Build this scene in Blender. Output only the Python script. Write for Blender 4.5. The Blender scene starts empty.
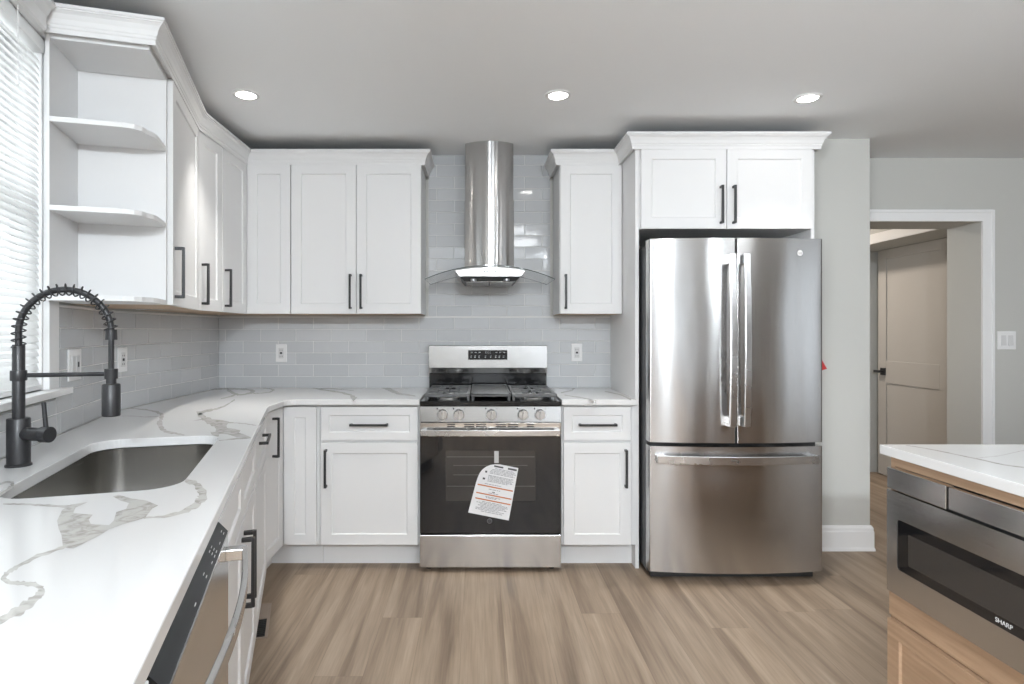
import bpy, bmesh, math, random
from mathutils import Vector, Matrix
random.seed(11)
PI = math.pi
scene = bpy.context.scene
DAY, LEFT_FILL, SKY, SINK_W = 0.4, 34.0, 0.58, 16.5                          # window daylight and added left fill (W per square metre), outdoor sky strength
DOWN_W, CEIL_FILL_W, HALL_W, REAR_FILL_W = 1.4, 5.0, 12.0, 92.0      # powers in watts of lamps and of added unseen fill lights

# ------------------------------------------------------------------ camera, world, exposure
cam_data = bpy.data.cameras.new('camera')
cam_data.sensor_width = 36.0
cam_data.lens = 590.0 / 1024.0 * 36.0
cam_data.shift_x = 34.0 / 1024.0
cam_data.shift_y = -11.0 / 1024.0
cam_data.clip_start = 0.02
cam = bpy.data.objects.new('camera', cam_data)
scene.collection.objects.link(cam)
cam.location = (0, 0, 1.30)
cam.rotation_euler = (PI / 2, 0, 0)
scene.camera = cam

scene.view_settings.view_transform = 'Standard'
scene.view_settings.look = 'None'
scene.view_settings.gamma = 1.0
scene.view_settings.use_curve_mapping = False
scene.view_settings.exposure = 1.02

world = bpy.data.worlds.new('daylight')
scene.world = world
world.use_nodes = True
world.node_tree.nodes['Background'].inputs[0].default_value = (0.86, 0.93, 1.0, 1)
world.node_tree.nodes['Background'].inputs[1].default_value = SKY

def area_light(name, loc, rot, sx, sy, power, color=(1, 1, 1), portal=False, shape='RECTANGLE', spread=PI):
    d = bpy.data.lights.new(name, 'AREA')
    d.shape = shape
    d.size = sx
    d.size_y = sy
    d.energy = power
    d.color = color
    d.spread = spread
    o = bpy.data.objects.new(name, d)
    scene.collection.objects.link(o)
    o.location = loc
    o.rotation_euler = rot
    if portal:
        d.cycles.is_portal = True
    return o

# daylight through windows and a glass door, plus added fill from the unseen left
area_light('daylight_rear_door', (1.65, -3.55, 1.20), (PI / 2, 0, 0), 1.3, 2.1, DAY * 1.3 * 2.1, (0.90, 0.95, 1.0))
area_light('fill_rear_left', (-2.55, -3.55, 1.35), (PI / 2, 0, 0), 1.5, 1.7, LEFT_FILL * 2.2 * 1.7, (0.93, 0.965, 1.0))  # invented window, put in as fill for the kitchen
area_light('fill_far_left', (-3.40, -1.9, 1.35), (PI / 2, 0, -PI / 2), 2.8, 1.7, 0.35 * LEFT_FILL * 2.8 * 1.7, (0.93, 0.965, 1.0))  # added source that lifts the ambient light, no known window
area_light('daylight_sink_window', (-2.05, 1.46, 1.70), (PI / 2, 0, -PI / 2 + math.radians(16.4)), 1.4, 1.4, SINK_W, (0.95, 0.975, 1.0))
area_light('daylight_side_window', (4.55, -0.3, 1.35), (PI / 2, 0, PI / 2), 1.6, 1.9, DAY * 1.6 * 1.9, (0.88, 0.945, 1.0))

# ------------------------------------------------------------------ materials
def new_mat(name):
    m = bpy.data.materials.new(name)
    m.use_nodes = True
    return m, m.node_tree, m.node_tree.nodes['Principled BSDF']

def plain(name, col, rough=0.5, metal=0.0, spec=None, emit=None, coat=0.0, bump=0.0, bscale=200.0):
    m, nt, b = new_mat(name)
    b.inputs['Base Color'].default_value = (*col, 1)
    b.inputs['Roughness'].default_value = rough
    b.inputs['Metallic'].default_value = metal
    if spec is not None:
        b.inputs['Specular IOR Level'].default_value = spec
    if coat:
        b.inputs['Coat Weight'].default_value = coat
        b.inputs['Coat Roughness'].default_value = 0.05
    if emit:
        b.inputs['Emission Color'].default_value = (*emit[0], 1)
        b.inputs['Emission Strength'].default_value = emit[1]
    # a little unevenness in the finish
    tc = nt.nodes.new('ShaderNodeTexCoord')
    nz = nt.nodes.new('ShaderNodeTexNoise')
    nz.inputs['Scale'].default_value = bscale
    nt.links.new(tc.outputs['Object'], nz.inputs['Vector'])
    if bump > 0:
        bp = nt.nodes.new('ShaderNodeBump')
        bp.inputs['Strength'].default_value = bump
        bp.inputs['Distance'].default_value = 0.001
        nt.links.new(nz.outputs['Fac'], bp.inputs['Height'])
        nt.links.new(bp.outputs['Normal'], b.inputs['Normal'])
    return m

def steel(name, col, rough, stretch, aniso=0.0, bump=0.04, wave=0.0):
    m, nt, b = new_mat(name)
    b.inputs['Base Color'].default_value = (*col, 1)
    b.inputs['Metallic'].default_value = 1.0
    b.inputs['Roughness'].default_value = rough
    if aniso:                          # sheen of the brushing, drawn out up and down
        b.inputs['Anisotropic'].default_value = aniso
        up = nt.nodes.new('ShaderNodeCombineXYZ')
        up.inputs[2].default_value = 1.0
        nt.links.new(up.outputs[0], b.inputs['Tangent'])
    tc = nt.nodes.new('ShaderNodeTexCoord')
    mp = nt.nodes.new('ShaderNodeMapping')
    mp.inputs['Scale'].default_value = stretch
    nz = nt.nodes.new('ShaderNodeTexNoise')
    nz.inputs['Scale'].default_value = 1.0
    nz.inputs['Detail'].default_value = 3.0
    nt.links.new(tc.outputs['Object'], mp.inputs['Vector'])
    nt.links.new(mp.outputs['Vector'], nz.inputs['Vector'])
    rr = nt.nodes.new('ShaderNodeMapRange')
    rr.inputs['To Min'].default_value = rough * 0.8
    rr.inputs['To Max'].default_value = rough * 1.25
    nt.links.new(nz.outputs['Fac'], rr.inputs['Value'])
    nt.links.new(rr.outputs['Result'], b.inputs['Roughness'])
    bp = nt.nodes.new('ShaderNodeBump')
    bp.inputs['Strength'].default_value = bump
    bp.inputs['Distance'].default_value = 0.0005
    nt.links.new(nz.outputs['Fac'], bp.inputs['Height'])
    last = bp
    if wave > 0:                       # slow oil-canning of a thin sheet
        m2 = nt.nodes.new('ShaderNodeMapping')
        m2.inputs['Scale'].default_value = (5.0, 5.0, 1.6)
        n2 = nt.nodes.new('ShaderNodeTexNoise')
        n2.inputs['Scale'].default_value = 1.0
        n2.inputs['Detail'].default_value = 0.5
        nt.links.new(tc.outputs['Object'], m2.inputs['Vector'])
        nt.links.new(m2.outputs['Vector'], n2.inputs['Vector'])
        b2 = nt.nodes.new('ShaderNodeBump')
        b2.inputs['Strength'].default_value = 1.0
        b2.inputs['Distance'].default_value = wave
        nt.links.new(n2.outputs['Fac'], b2.inputs['Height'])
        nt.links.new(bp.outputs['Normal'], b2.inputs['Normal'])
        last = b2
    nt.links.new(last.outputs['Normal'], b.inputs['Normal'])
    return m

def glass_mat(name, tint, alpha_mix=0.75, rough=0.02):
    m = bpy.data.materials.new(name)
    m.use_nodes = True
    nt = m.node_tree
    nt.nodes.clear()
    out = nt.nodes.new('ShaderNodeOutputMaterial')
    mix = nt.nodes.new('ShaderNodeMixShader')
    tr = nt.nodes.new('ShaderNodeBsdfTransparent')
    tr.inputs[0].default_value = (*tint, 1)
    gl = nt.nodes.new('ShaderNodeBsdfGlossy')
    gl.inputs['Roughness'].default_value = rough
    fr = nt.nodes.new('ShaderNodeFresnel')
    fr.inputs['IOR'].default_value = 1.3
    geo = nt.nodes.new('ShaderNodeNewGeometry')
    inv = nt.nodes.new('ShaderNodeMath')
    inv.operation = 'SUBTRACT'
    inv.inputs[0].default_value = 1.0
    nt.links.new(geo.outputs['Backfacing'], inv.inputs[1])
    mul = nt.nodes.new('ShaderNodeMath')
    mul.operation = 'MULTIPLY'
    nt.links.new(fr.outputs[0], mul.inputs[0])
    nt.links.new(inv.outputs[0], mul.inputs[1])
    nt.links.new(mul.outputs[0], mix.inputs[0])
    nt.links.new(tr.outputs[0], mix.inputs[1])
    nt.links.new(gl.outputs[0], mix.inputs[2])
    nt.links.new(mix.outputs[0], out.inputs[0])
    return m

def wood_floor(name):
    m, nt, b = new_mat(name)
    N, L = nt.nodes.new, nt.links.new
    tc = N('ShaderNodeTexCoord')
    rot = N('ShaderNodeMapping')
    rot.inputs['Rotation'].default_value = (0, 0, PI / 2)
    rot.inputs['Location'].default_value = (0.35, 0.07, 0)
    L(tc.outputs['Object'], rot.inputs['Vector'])
    def math(op, a, b_=None):
        nd = N('ShaderNodeMath')
        nd.operation = op
        for k, v in enumerate((a, b_)):
            if v is None:
                continue
            if isinstance(v, (int, float)):
                nd.inputs[k].default_value = v
            else:
                L(v, nd.inputs[k])
        return nd.outputs[0]
    sep = N('ShaderNodeSeparateXYZ')
    L(rot.outputs['Vector'], sep.inputs[0])
    rowf = math('DIVIDE', sep.outputs['Y'], 0.182)
    row = math('FLOOR', rowf)
    wn = N('ShaderNodeTexWhiteNoise'); wn.noise_dimensions = '1D'
    L(row, wn.inputs['W'])
    lenf = math('ADD', math('DIVIDE', sep.outputs['X'], 1.52), math('MULTIPLY', wn.outputs['Value'], 7.0))
    num = math('FLOOR', lenf)
    cmb = N('ShaderNodeCombineXYZ'); L(row, cmb.inputs[0]); L(num, cmb.inputs[1])
    wp = N('ShaderNodeTexWhiteNoise'); wp.noise_dimensions = '2D'
    L(cmb.outputs[0], wp.inputs['Vector'])
    plank = wp.outputs['Color']
    plank_v = wp.outputs['Value']
    ex_ = math('MULTIPLY', math('MINIMUM', math('FRACT', lenf), math('SUBTRACT', 1.0, math('FRACT', lenf))), 1.52)
    ey_ = math('MULTIPLY', math('MINIMUM', math('FRACT', rowf), math('SUBTRACT', 1.0, math('FRACT', rowf))), 0.182)
    seam_fac = math('LESS_THAN', math('MINIMUM', ex_, ey_), 0.0009)
    # plank-dependent offset of the grain
    sc = N('ShaderNodeVectorMath'); sc.operation = 'SCALE'
    sc.inputs[3].default_value = 37.0
    L(plank, sc.inputs[0])
    add = N('ShaderNodeVectorMath'); add.operation = 'ADD'
    L(rot.outputs['Vector'], add.inputs[0]); L(sc.outputs[0], add.inputs[1])
    g1m = N('ShaderNodeMapping'); g1m.inputs['Scale'].default_value = (0.75, 11.0, 1.0)
    L(add.outputs[0], g1m.inputs['Vector'])
    g1 = N('ShaderNodeTexNoise'); g1.inputs['Scale'].default_value = 1.0; g1.inputs['Detail'].default_value = 4.0; g1.inputs['Distortion'].default_value = 0.6
    L(g1m.outputs['Vector'], g1.inputs['Vector'])
    g2m = N('ShaderNodeMapping'); g2m.inputs['Scale'].default_value = (5.0, 120.0, 1.0)
    L(add.outputs[0], g2m.inputs['Vector'])
    g2 = N('ShaderNodeTexNoise'); g2.inputs['Scale'].default_value = 1.0; g2.inputs['Detail'].default_value = 3.0
    L(g2m.outputs['Vector'], g2.inputs['Vector'])
    r1 = N('ShaderNodeValToRGB')
    e = r1.color_ramp.elements
    e[0].position = 0.32; e[0].color = (0.192, 0.139, 0.098, 1)
    e[1].position = 0.68; e[1].color = (0.378, 0.293, 0.217, 1)
    mid = r1.color_ramp.elements.new(0.5); mid.color = (0.305, 0.230, 0.167, 1)
    L(g1.outputs['Fac'], r1.inputs[0])
    tone = N('ShaderNodeMix'); tone.data_type = 'RGBA'; tone.blend_type = 'MULTIPLY'
    tone.inputs['Factor'].default_value = 1.0
    tr = N('ShaderNodeValToRGB')
    tr.color_ramp.elements[0].color = (0.93, 0.93, 0.93, 1)
    tr.color_ramp.elements[1].color = (1.06, 1.055, 1.04, 1)
    L(plank_v, tr.inputs[0])
    L(r1.outputs[0], tone.inputs['A']); L(tr.outputs[0], tone.inputs['B'])
    fine = N('ShaderNodeMix'); fine.data_type = 'RGBA'; fine.blend_type = 'MULTIPLY'
    fine.inputs['Factor'].default_value = 1.0
    fr = N('ShaderNodeValToRGB')
    fr.color_ramp.elements[0].position = 0.3; fr.color_ramp.elements[0].color = (0.84, 0.835, 0.83, 1)
    fr.color_ramp.elements[1].position = 0.65; fr.color_ramp.elements[1].color = (1.04, 1.04, 1.04, 1)
    L(g2.outputs['Fac'], fr.inputs[0])
    L(tone.outputs['Result'], fine.inputs['A']); L(fr.outputs[0], fine.inputs['B'])
    seam = N('ShaderNodeMix'); seam.data_type = 'RGBA'
    seam.inputs['B'].default_value = (0.14, 0.095, 0.065, 1)
    sf = N('ShaderNodeMath'); sf.operation = 'MULTIPLY'; sf.inputs[1].default_value = 0.45
    L(seam_fac, sf.inputs[0]); L(sf.outputs[0], seam.inputs['Factor'])
    L(fine.outputs['Result'], seam.inputs['A'])
    L(seam.outputs['Result'], b.inputs['Base Color'])
    b.inputs['Roughness'].default_value = 0.52
    bp = N('ShaderNodeBump'); bp.inputs['Strength'].default_value = 0.12; bp.inputs['Distance'].default_value = 0.001
    L(g2.outputs['Fac'], bp.inputs['Height']); L(bp.outputs['Normal'], b.inputs['Normal'])
    return m

def oak(name, c0, c1):
    m, nt, b = new_mat(name)
    N, L = nt.nodes.new, nt.links.new
    tc = N('ShaderNodeTexCoord')
    mp = N('ShaderNodeMapping'); mp.inputs['Scale'].default_value = (3.0, 60.0, 60.0)
    L(tc.outputs['Object'], mp.inputs['Vector'])
    nz = N('ShaderNodeTexNoise'); nz.inputs['Scale'].default_value = 1.0; nz.inputs['Detail'].default_value = 4.0; nz.inputs['Distortion'].default_value = 0.6
    L(mp.outputs['Vector'], nz.inputs['Vector'])
    r = N('ShaderNodeValToRGB')
    r.color_ramp.elements[0].position = 0.3; r.color_ramp.elements[0].color = (*c0, 1)
    r.color_ramp.elements[1].position = 0.7; r.color_ramp.elements[1].color = (*c1, 1)
    L(nz.outputs['Fac'], r.inputs[0]); L(r.outputs[0], b.inputs['Base Color'])
    b.inputs['Roughness'].default_value = 0.45
    return m

def tile_mat(name):
    m, nt, b = new_mat(name)
    N, L = nt.nodes.new, nt.links.new
    g = N('ShaderNodeNewGeometry')
    r = N('ShaderNodeValToRGB')
    r.color_ramp.elements[0].color = (0.535, 0.550, 0.565, 1)
    r.color_ramp.elements[1].color = (0.590, 0.603, 0.616, 1)
    L(g.outputs['Random Per Island'], r.inputs[0])
    L(r.outputs[0], b.inputs['Base Color'])
    b.inputs['Roughness'].default_value = 0.07
    tc = N('ShaderNodeTexCoord')
    nz = N('ShaderNodeTexNoise'); nz.inputs['Scale'].default_value = 18.0; nz.inputs['Detail'].default_value = 1.0
    L(tc.outputs['Object'], nz.inputs['Vector'])
    bp = N('ShaderNodeBump'); bp.inputs['Strength'].default_value = 0.25; bp.inputs['Distance'].default_value = 0.0012
    L(nz.outputs['Fac'], bp.inputs['Height']); L(bp.outputs['Normal'], b.inputs['Normal'])
    return m

def vein_mat(name):
    m, nt, b = new_mat(name)
    N, L = nt.nodes.new, nt.links.new
    tc = N('ShaderNodeTexCoord')
    nz = N('ShaderNodeTexNoise'); nz.inputs['Scale'].default_value = 28.0; nz.inputs['Detail'].default_value = 5.0; nz.inputs['Distortion'].default_value = 1.5
    L(tc.outputs['Object'], nz.inputs['Vector'])
    r = N('ShaderNodeValToRGB')
    r.color_ramp.elements[0].position = 0.36; r.color_ramp.elements[0].color = (0.40, 0.385, 0.36, 1)
    r.color_ramp.elements[1].position = 0.55; r.color_ramp.elements[1].color = (0.565, 0.555, 0.53, 1)
    L(nz.outputs['Fac'], r.inputs[0]); L(r.outputs[0], b.inputs['Base Color'])
    b.inputs['Roughness'].default_value = 0.13
    return m

def blind_mat(name):
    m = bpy.data.materials.new(name)
    m.use_nodes = True
    nt = m.node_tree
    b = nt.nodes['Principled BSDF']
    b.inputs['Base Color'].default_value = (0.86, 0.86, 0.855, 1)
    b.inputs['Roughness'].default_value = 0.45
    tl = nt.nodes.new('ShaderNodeBsdfTranslucent')
    tl.inputs[0].default_value = (0.9, 0.9, 0.9, 1)
    mix = nt.nodes.new('ShaderNodeMixShader')
    mix.inputs[0].default_value = 0.45
    nt.links.new(b.outputs[0], mix.inputs[1])
    nt.links.new(tl.outputs[0], mix.inputs[2])
    nt.links.new(mix.outputs[0], nt.nodes['Material Output'].inputs[0])
    return m

M = {}
M['cab'] = plain('white_cabinet_paint', (0.76, 0.76, 0.76), 0.48)
M['trim'] = plain('white_trim_paint', (0.80, 0.80, 0.80), 0.40)
M['wall'] = plain('grey_wall_paint', (0.52, 0.52, 0.495), 0.75, bump=0.05)
M['ceil'] = plain('ceiling_paint', (0.91, 0.93, 0.945), 0.85, bump=0.05)
M['taupe'] = plain('taupe_wall_paint', (0.11, 0.095, 0.08), 0.8)
M['stone'] = plain('stone_grey_wall_paint', (0.20, 0.197, 0.193), 0.8)
M['doorp'] = plain('door_paint', (0.45, 0.425, 0.395), 0.5)
M['floor'] = wood_floor('oak_plank_floor')
M['tile'] = tile_mat('grey_glazed_tile')
M['grout'] = plain('pale_grout', (0.70, 0.70, 0.69), 0.8)
M['quartz'] = plain('white_quartz', (0.725, 0.725, 0.725), 0.14)
M['vein'] = vein_mat('taupe_vein')
M['steel_v'] = steel('brushed_steel_upright', (0.54, 0.535, 0.53), 0.20, (300, 300, 3), aniso=0.93, bump=0.01, wave=0.0040)
M['steel_h'] = steel('brushed_steel_level', (0.60, 0.595, 0.585), 0.18, (3, 300, 300), bump=0.008)
M['steel_soft'] = steel('soft_hood_steel', (0.50, 0.50, 0.495), 0.40, (3, 300, 300), bump=0.005)
M['steel_sink'] = steel('satin_sink_steel', (0.44, 0.425, 0.40), 0.24, (4, 4, 500), bump=0.01)
M['steel_hi'] = steel('bright_handle_steel', (0.60, 0.60, 0.60), 0.26, (6, 6, 6), bump=0.0)
M['black'] = plain('matte_black_metal', (0.022, 0.022, 0.024), 0.38)
M['iron'] = plain('cast_iron', (0.095, 0.098, 0.10), 0.45, bump=0.3, bscale=900)
M['enamel'] = plain('black_enamel', (0.012, 0.012, 0.013), 0.12)
M['strip'] = plain('satin_black_plastic', (0.016, 0.017, 0.018), 0.42, spec=0.25)
M['blackglass'] = plain('black_glass', (0.010, 0.010, 0.011), 0.04, spec=0.6)
M['ovenwin'] = plain('oven_window_glass', (0.040, 0.036, 0.033), 0.06)
M['rack'] = plain('oven_rack_line', (0.12, 0.115, 0.11), 0.35, metal=0.6)
M['darkgrey'] = plain('charcoal_side_panel', (0.05, 0.052, 0.055), 0.45)
M['gasket'] = plain('dark_gasket', (0.02, 0.02, 0.02), 0.6)
M['plate'] = plain('white_plastic', (0.80, 0.80, 0.80), 0.3)
M['plate_grey'] = plain('greyish_white_plastic', (0.66, 0.66, 0.66), 0.35)  # slightly greyer white for socket and rocker inserts
M['dark'] = plain('dark_slot', (0.02, 0.02, 0.02), 0.5)
M['rawwood'] = oak('raw_plywood', (0.42, 0.28, 0.17), (0.56, 0.40, 0.26))
M['oak'] = oak('light_oak', (0.30, 0.19, 0.115), (0.42, 0.28, 0.18))
M['lens'] = plain('lit_lens', (0.9, 0.9, 0.9), 0.4, emit=((1.0, 0.96, 0.90), 14.0))
M['glass'] = glass_mat('canopy_glass', (0.985, 0.99, 0.99))
M['pane'] = glass_mat('window_glass', (0.95, 0.97, 0.97))
M['glassedge'] = plain('dark_glass_edge', (0.06, 0.075, 0.075), 0.1)
M['blind'] = blind_mat('white_blind_slats')
M['paper'] = plain('tag_paper', (0.78, 0.78, 0.79), 0.5)
M['ink'] = plain('grey_print', (0.27, 0.27, 0.29), 0.6)
M['inkdark'] = plain('black_print', (0.05, 0.05, 0.055), 0.6)
M['orange'] = plain('orange_print', (0.50, 0.15, 0.04), 0.6)
M['red'] = plain('red_tag', (0.42, 0.02, 0.02), 0.5)
M['tape'] = plain('clear_tape', (0.45, 0.45, 0.45), 0.25)
M['whiteink'] = plain('white_print', (0.65, 0.65, 0.65), 0.5)
M['badge'] = plain('badge_silver', (0.36, 0.36, 0.37), 0.35, metal=0.8)
M['register'] = plain('brown_register', (0.20, 0.15, 0.11), 0.4)
M['registerlip'] = plain('register_lip', (0.33, 0.26, 0.21), 0.4)

# ------------------------------------------------------------------ mesh builder
class MB:
    def __init__(self):
        self.v, self.f, self.m = [], [], []

    def add(self, verts, faces, mat=0):
        b = len(self.v)
        self.v += [tuple(p) for p in verts]
        for f in faces:
            self.f.append(tuple(b + i for i in f))
            self.m.append(mat)

    def box(self, x0, y0, z0, x1, y1, z1, mat=0, bottom=None, front=None):
        x0, x1 = min(x0, x1), max(x0, x1)
        y0, y1 = min(y0, y1), max(y0, y1)
        z0, z1 = min(z0, z1), max(z0, z1)
        p = [(x0, y0, z0), (x1, y0, z0), (x1, y1, z0), (x0, y1, z0), (x0, y0, z1), (x1, y0, z1), (x1, y1, z1), (x0, y1, z1)]
        self.add(p, [(4, 5, 6, 7), (1, 2, 6, 5), (2, 3, 7, 6), (3, 0, 4, 7)], mat)
        self.add(p, [(3, 2, 1, 0)], mat if bottom is None else bottom)
        self.add(p, [(0, 1, 5, 4)], mat if front is None else front)
        return self

    def prism(self, poly, z0, z1, mat=0, cap=None, bottom=None):
        n = len(poly)
        p = [(x, y, z0) for x, y in poly] + [(x, y, z1) for x, y in poly]
        self.add(p, [(i, (i + 1) % n, n + (i + 1) % n, n + i) for i in range(n)], mat)
        self.add(p, [tuple(range(n, 2 * n))], mat if cap is None else cap)
        self.add(p, [tuple(range(n))[::-1]], bottom if bottom is not None else (mat if cap is None else cap))
        return self

    def extrude_x(self, prof, x0, x1, mat=0):      # prof in (y, z)
        n = len(prof)
        p = [(x0, y, z) for y, z in prof] + [(x1, y, z) for y, z in prof]
        self.add(p, [(i, (i + 1) % n, n + (i + 1) % n, n + i) for i in range(n)] + [tuple(range(n))[::-1], tuple(range(n, 2 * n))], mat)
        return self

    def cyl(self, p0, p1, r0, r1=None, seg=24, mat=0, caps=True):
        r1 = r0 if r1 is None else r1
        p0, p1 = Vector(p0), Vector(p1)
        d = (p1 - p0).normalized()
        a = d.orthogonal().normalized()
        c = d.cross(a)
        vs = []
        for p, r in ((p0, r0), (p1, r1)):
            for i in range(seg):
                t = 2 * PI * i / seg
                vs.append(p + a * (r * math.cos(t)) + c * (r * math.sin(t)))
        fs = [(i, (i + 1) % seg, seg + (i + 1) % seg, seg + i) for i in range(seg)]
        if caps:
            fs += [tuple(range(seg))[::-1], tuple(range(seg, 2 * seg))]
        self.add(vs, fs, mat)
        return self

    def lathe(self, prof, seg=32, mat=0, origin=(0, 0, 0), axis='z'):   # prof (r, h)
        vs = []
        for r, h in prof:
            for i in range(seg):
                t = 2 * PI * i / seg
                c, s = r * math.cos(t), r * math.sin(t)
                p = {'z': (c, s, h), 'y': (c, -h, s), 'x': (h, c, s)}[axis]
                vs.append(tuple(a + b for a, b in zip(p, origin)))
        n = len(prof)
        fs = []
        for k in range(n - 1):
            for i in range(seg):
                j = (i + 1) % seg
                fs.append((k * seg + i, k * seg + j, (k + 1) * seg + j, (k + 1) * seg + i))
        fs.append(tuple(range(seg))[::-1])
        fs.append(tuple(range((n - 1) * seg, n * seg)))
        self.add(vs, fs, mat)
        return self

    def tube(self, pts, r, seg=10, mat=0):
        pts = [Vector(p) for p in pts]
        n = len(pts)
        up = None
        vs = []
        for i, p in enumerate(pts):
            d = (pts[min(n - 1, i + 1)] - pts[max(0, i - 1)]).normalized()
            if up is None:
                up = d.orthogonal().normalized()
            up = (up - d * up.dot(d)).normalized()
            s = d.cross(up)
            rr = r[i] if isinstance(r, (list, tuple)) else r
            for k in range(seg):
                t = 2 * PI * k / seg
                vs.append(p + up * (rr * math.cos(t)) + s * (rr * math.sin(t)))
        fs = []
        for i in range(n - 1):
            for k in range(seg):
                j = (k + 1) % seg
                fs.append((i * seg + k, i * seg + j, (i + 1) * seg + j, (i + 1) * seg + k))
        fs += [tuple(range(seg))[::-1], tuple(range((n - 1) * seg, n * seg))]
        self.add(vs, fs, mat)
        return self

    def bar(self, pts, wx, wy, mat=0, side=(1, 0, 0)):   # flat bar swept along pts, width along `side`
        pts = [Vector(p) for p in pts]
        side = Vector(side).normalized()
        n = len(pts)
        vs = []
        for i, p in enumerate(pts):
            d = (pts[min(n - 1, i + 1)] - pts[max(0, i - 1)]).normalized()
            nn = d.cross(side).normalized()
            for a, b in ((-1, -1), (1, -1), (1, 1), (-1, 1)):
                vs.append(p + side * (a * wx / 2) + nn * (b * wy / 2))
        fs = []
        for i in range(n - 1):
            for k in range(4):
                j = (k + 1) % 4
                fs.append((i * 4 + k, i * 4 + j, (i + 1) * 4 + j, (i + 1) * 4 + k))
        fs += [(3, 2, 1, 0), tuple((n - 1) * 4 + k for k in range(4))]
        self.add(vs, fs, mat)
        return self

    def build(self, name, mats, parent=None, bevel=0.0, smooth=False, loc=None, rotz=None, seg=2):
        me = bpy.data.meshes.new(name)
        me.from_pydata(self.v, [], self.f)
        if not isinstance(mats, (list, tuple)):
            mats = [mats]
        for m in mats:
            me.materials.append(m)
        me.polygons.foreach_set('material_index', self.m)
        bm = bmesh.new()
        bm.from_mesh(me)
        bmesh.ops.remove_doubles(bm, verts=bm.verts, dist=1e-6)
        bmesh.ops.recalc_face_normals(bm, faces=bm.faces)
        if smooth:
            for f in bm.faces:
                f.smooth = True
            for e in bm.edges:
                if len(e.link_faces) == 2 and e.calc_face_angle(0) > math.radians(38):
                    e.smooth = False
        bm.to_mesh(me)
        bm.free()
        o = bpy.data.objects.new(name, me)
        scene.collection.objects.link(o)
        if parent is not None:
            o.parent = parent
        if loc is not None:
            o.location = loc
        if rotz is not None:
            o.rotation_euler = (0, 0, rotz)
        if bevel > 0:
            bv = o.modifiers.new('bevel', 'BEVEL')
            bv.width = bevel
            bv.segments = seg
            bv.limit_method = 'ANGLE'
            bv.angle_limit = math.radians(40)
        return o

def tag(o, label, cat, group=None):
    o['label'] = label
    o['category'] = cat
    if group:
        o['group'] = group
    return o

def thing(name, label, cat, loc=(0, 0, 0), rotz=0.0, group=None):
    o = bpy.data.objects.new(name, None)
    o.empty_display_size = 0.1
    scene.collection.objects.link(o)
    o.location = loc
    o.rotation_euler = (0, 0, rotz)
    return tag(o, label, cat, group)

def structure(o, label=None):
    o['kind'] = 'structure'
    if label:
        o['label'] = label
        o['category'] = 'wall'
    return o

def copy_tree(o, parent=None):
    c = o.copy()
    scene.collection.objects.link(c)
    if parent is not None:
        c.parent = parent
    for ch in list(o.children):
        copy_tree(ch, c)
    return c

def text_mesh(body, size, depth, name, mat, parent, loc, rot):
    cu = bpy.data.curves.new(name, 'FONT')
    cu.body = body
    cu.size = size
    cu.extrude = depth
    cu.align_x = 'CENTER'
    cu.align_y = 'CENTER'
    t = bpy.data.objects.new(name + '_curve', cu)
    scene.collection.objects.link(t)
    bpy.context.view_layer.update()
    me = bpy.data.meshes.new_from_object(t.evaluated_get(bpy.context.evaluated_depsgraph_get()))
    bpy.data.objects.remove(t)
    bpy.data.curves.remove(cu)
    me.name = name
    me.materials.clear()
    me.materials.append(mat)
    o = bpy.data.objects.new(name, me)
    scene.collection.objects.link(o)
    o.parent = parent
    o.location = loc
    o.rotation_euler = rot
    return o

# ------------------------------------------------------------------ plan of the room
CEIL = 2.44
YB = 3.84                 # back wall face
XL = -1.689               # left wall face next to the back corner
K = (-1.689, 2.73)        # where the left wall turns
UA = (0.2823, -0.9593)    # along the turned wall, towards the camera
NA = (0.9593, 0.2823)     # out of the turned wall, into the room
RA = math.radians(106.4)  # a cabinet on the turned wall: local x runs away from the camera, local -y into the room
RS = PI / 2               # a cabinet on the square part of the left wall
def A(t, n):
    return (K[0] + UA[0] * t + NA[0] * n, K[1] + UA[1] * t + NA[1] * n)
def A3(t, n, z=0.0):
    x, y = A(t, n)
    return (x, y, z)
CT = 0.93                 # counter top height
CTH = 0.030

# ------------------------------------------------------------------ room shell
def wall(name, boxes, mat=None, loc=(0, 0, 0), rotz=0.0):
    mb = MB()
    for b in boxes:
        mb.box(*b)
    return structure(mb.build(name, mat or M['wall'], loc=loc, rotz=rotz))

structure(MB().box(-3.6, -3.7, -0.08, 5.2, 7.2, 0.0).build('floor', M['floor']))
structure(MB().box(-3.6, -3.7, CEIL, 5.2, 7.2, CEIL + 0.1).build('ceiling', M['ceil']))
wall('wall_back', [(-1.9, YB, 0, 1.845, YB + 0.15, CEIL)])
wall('wall_corner', [(XL - 0.15, 2.66, 0, XL, YB + 0.15, CEIL)])
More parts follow.
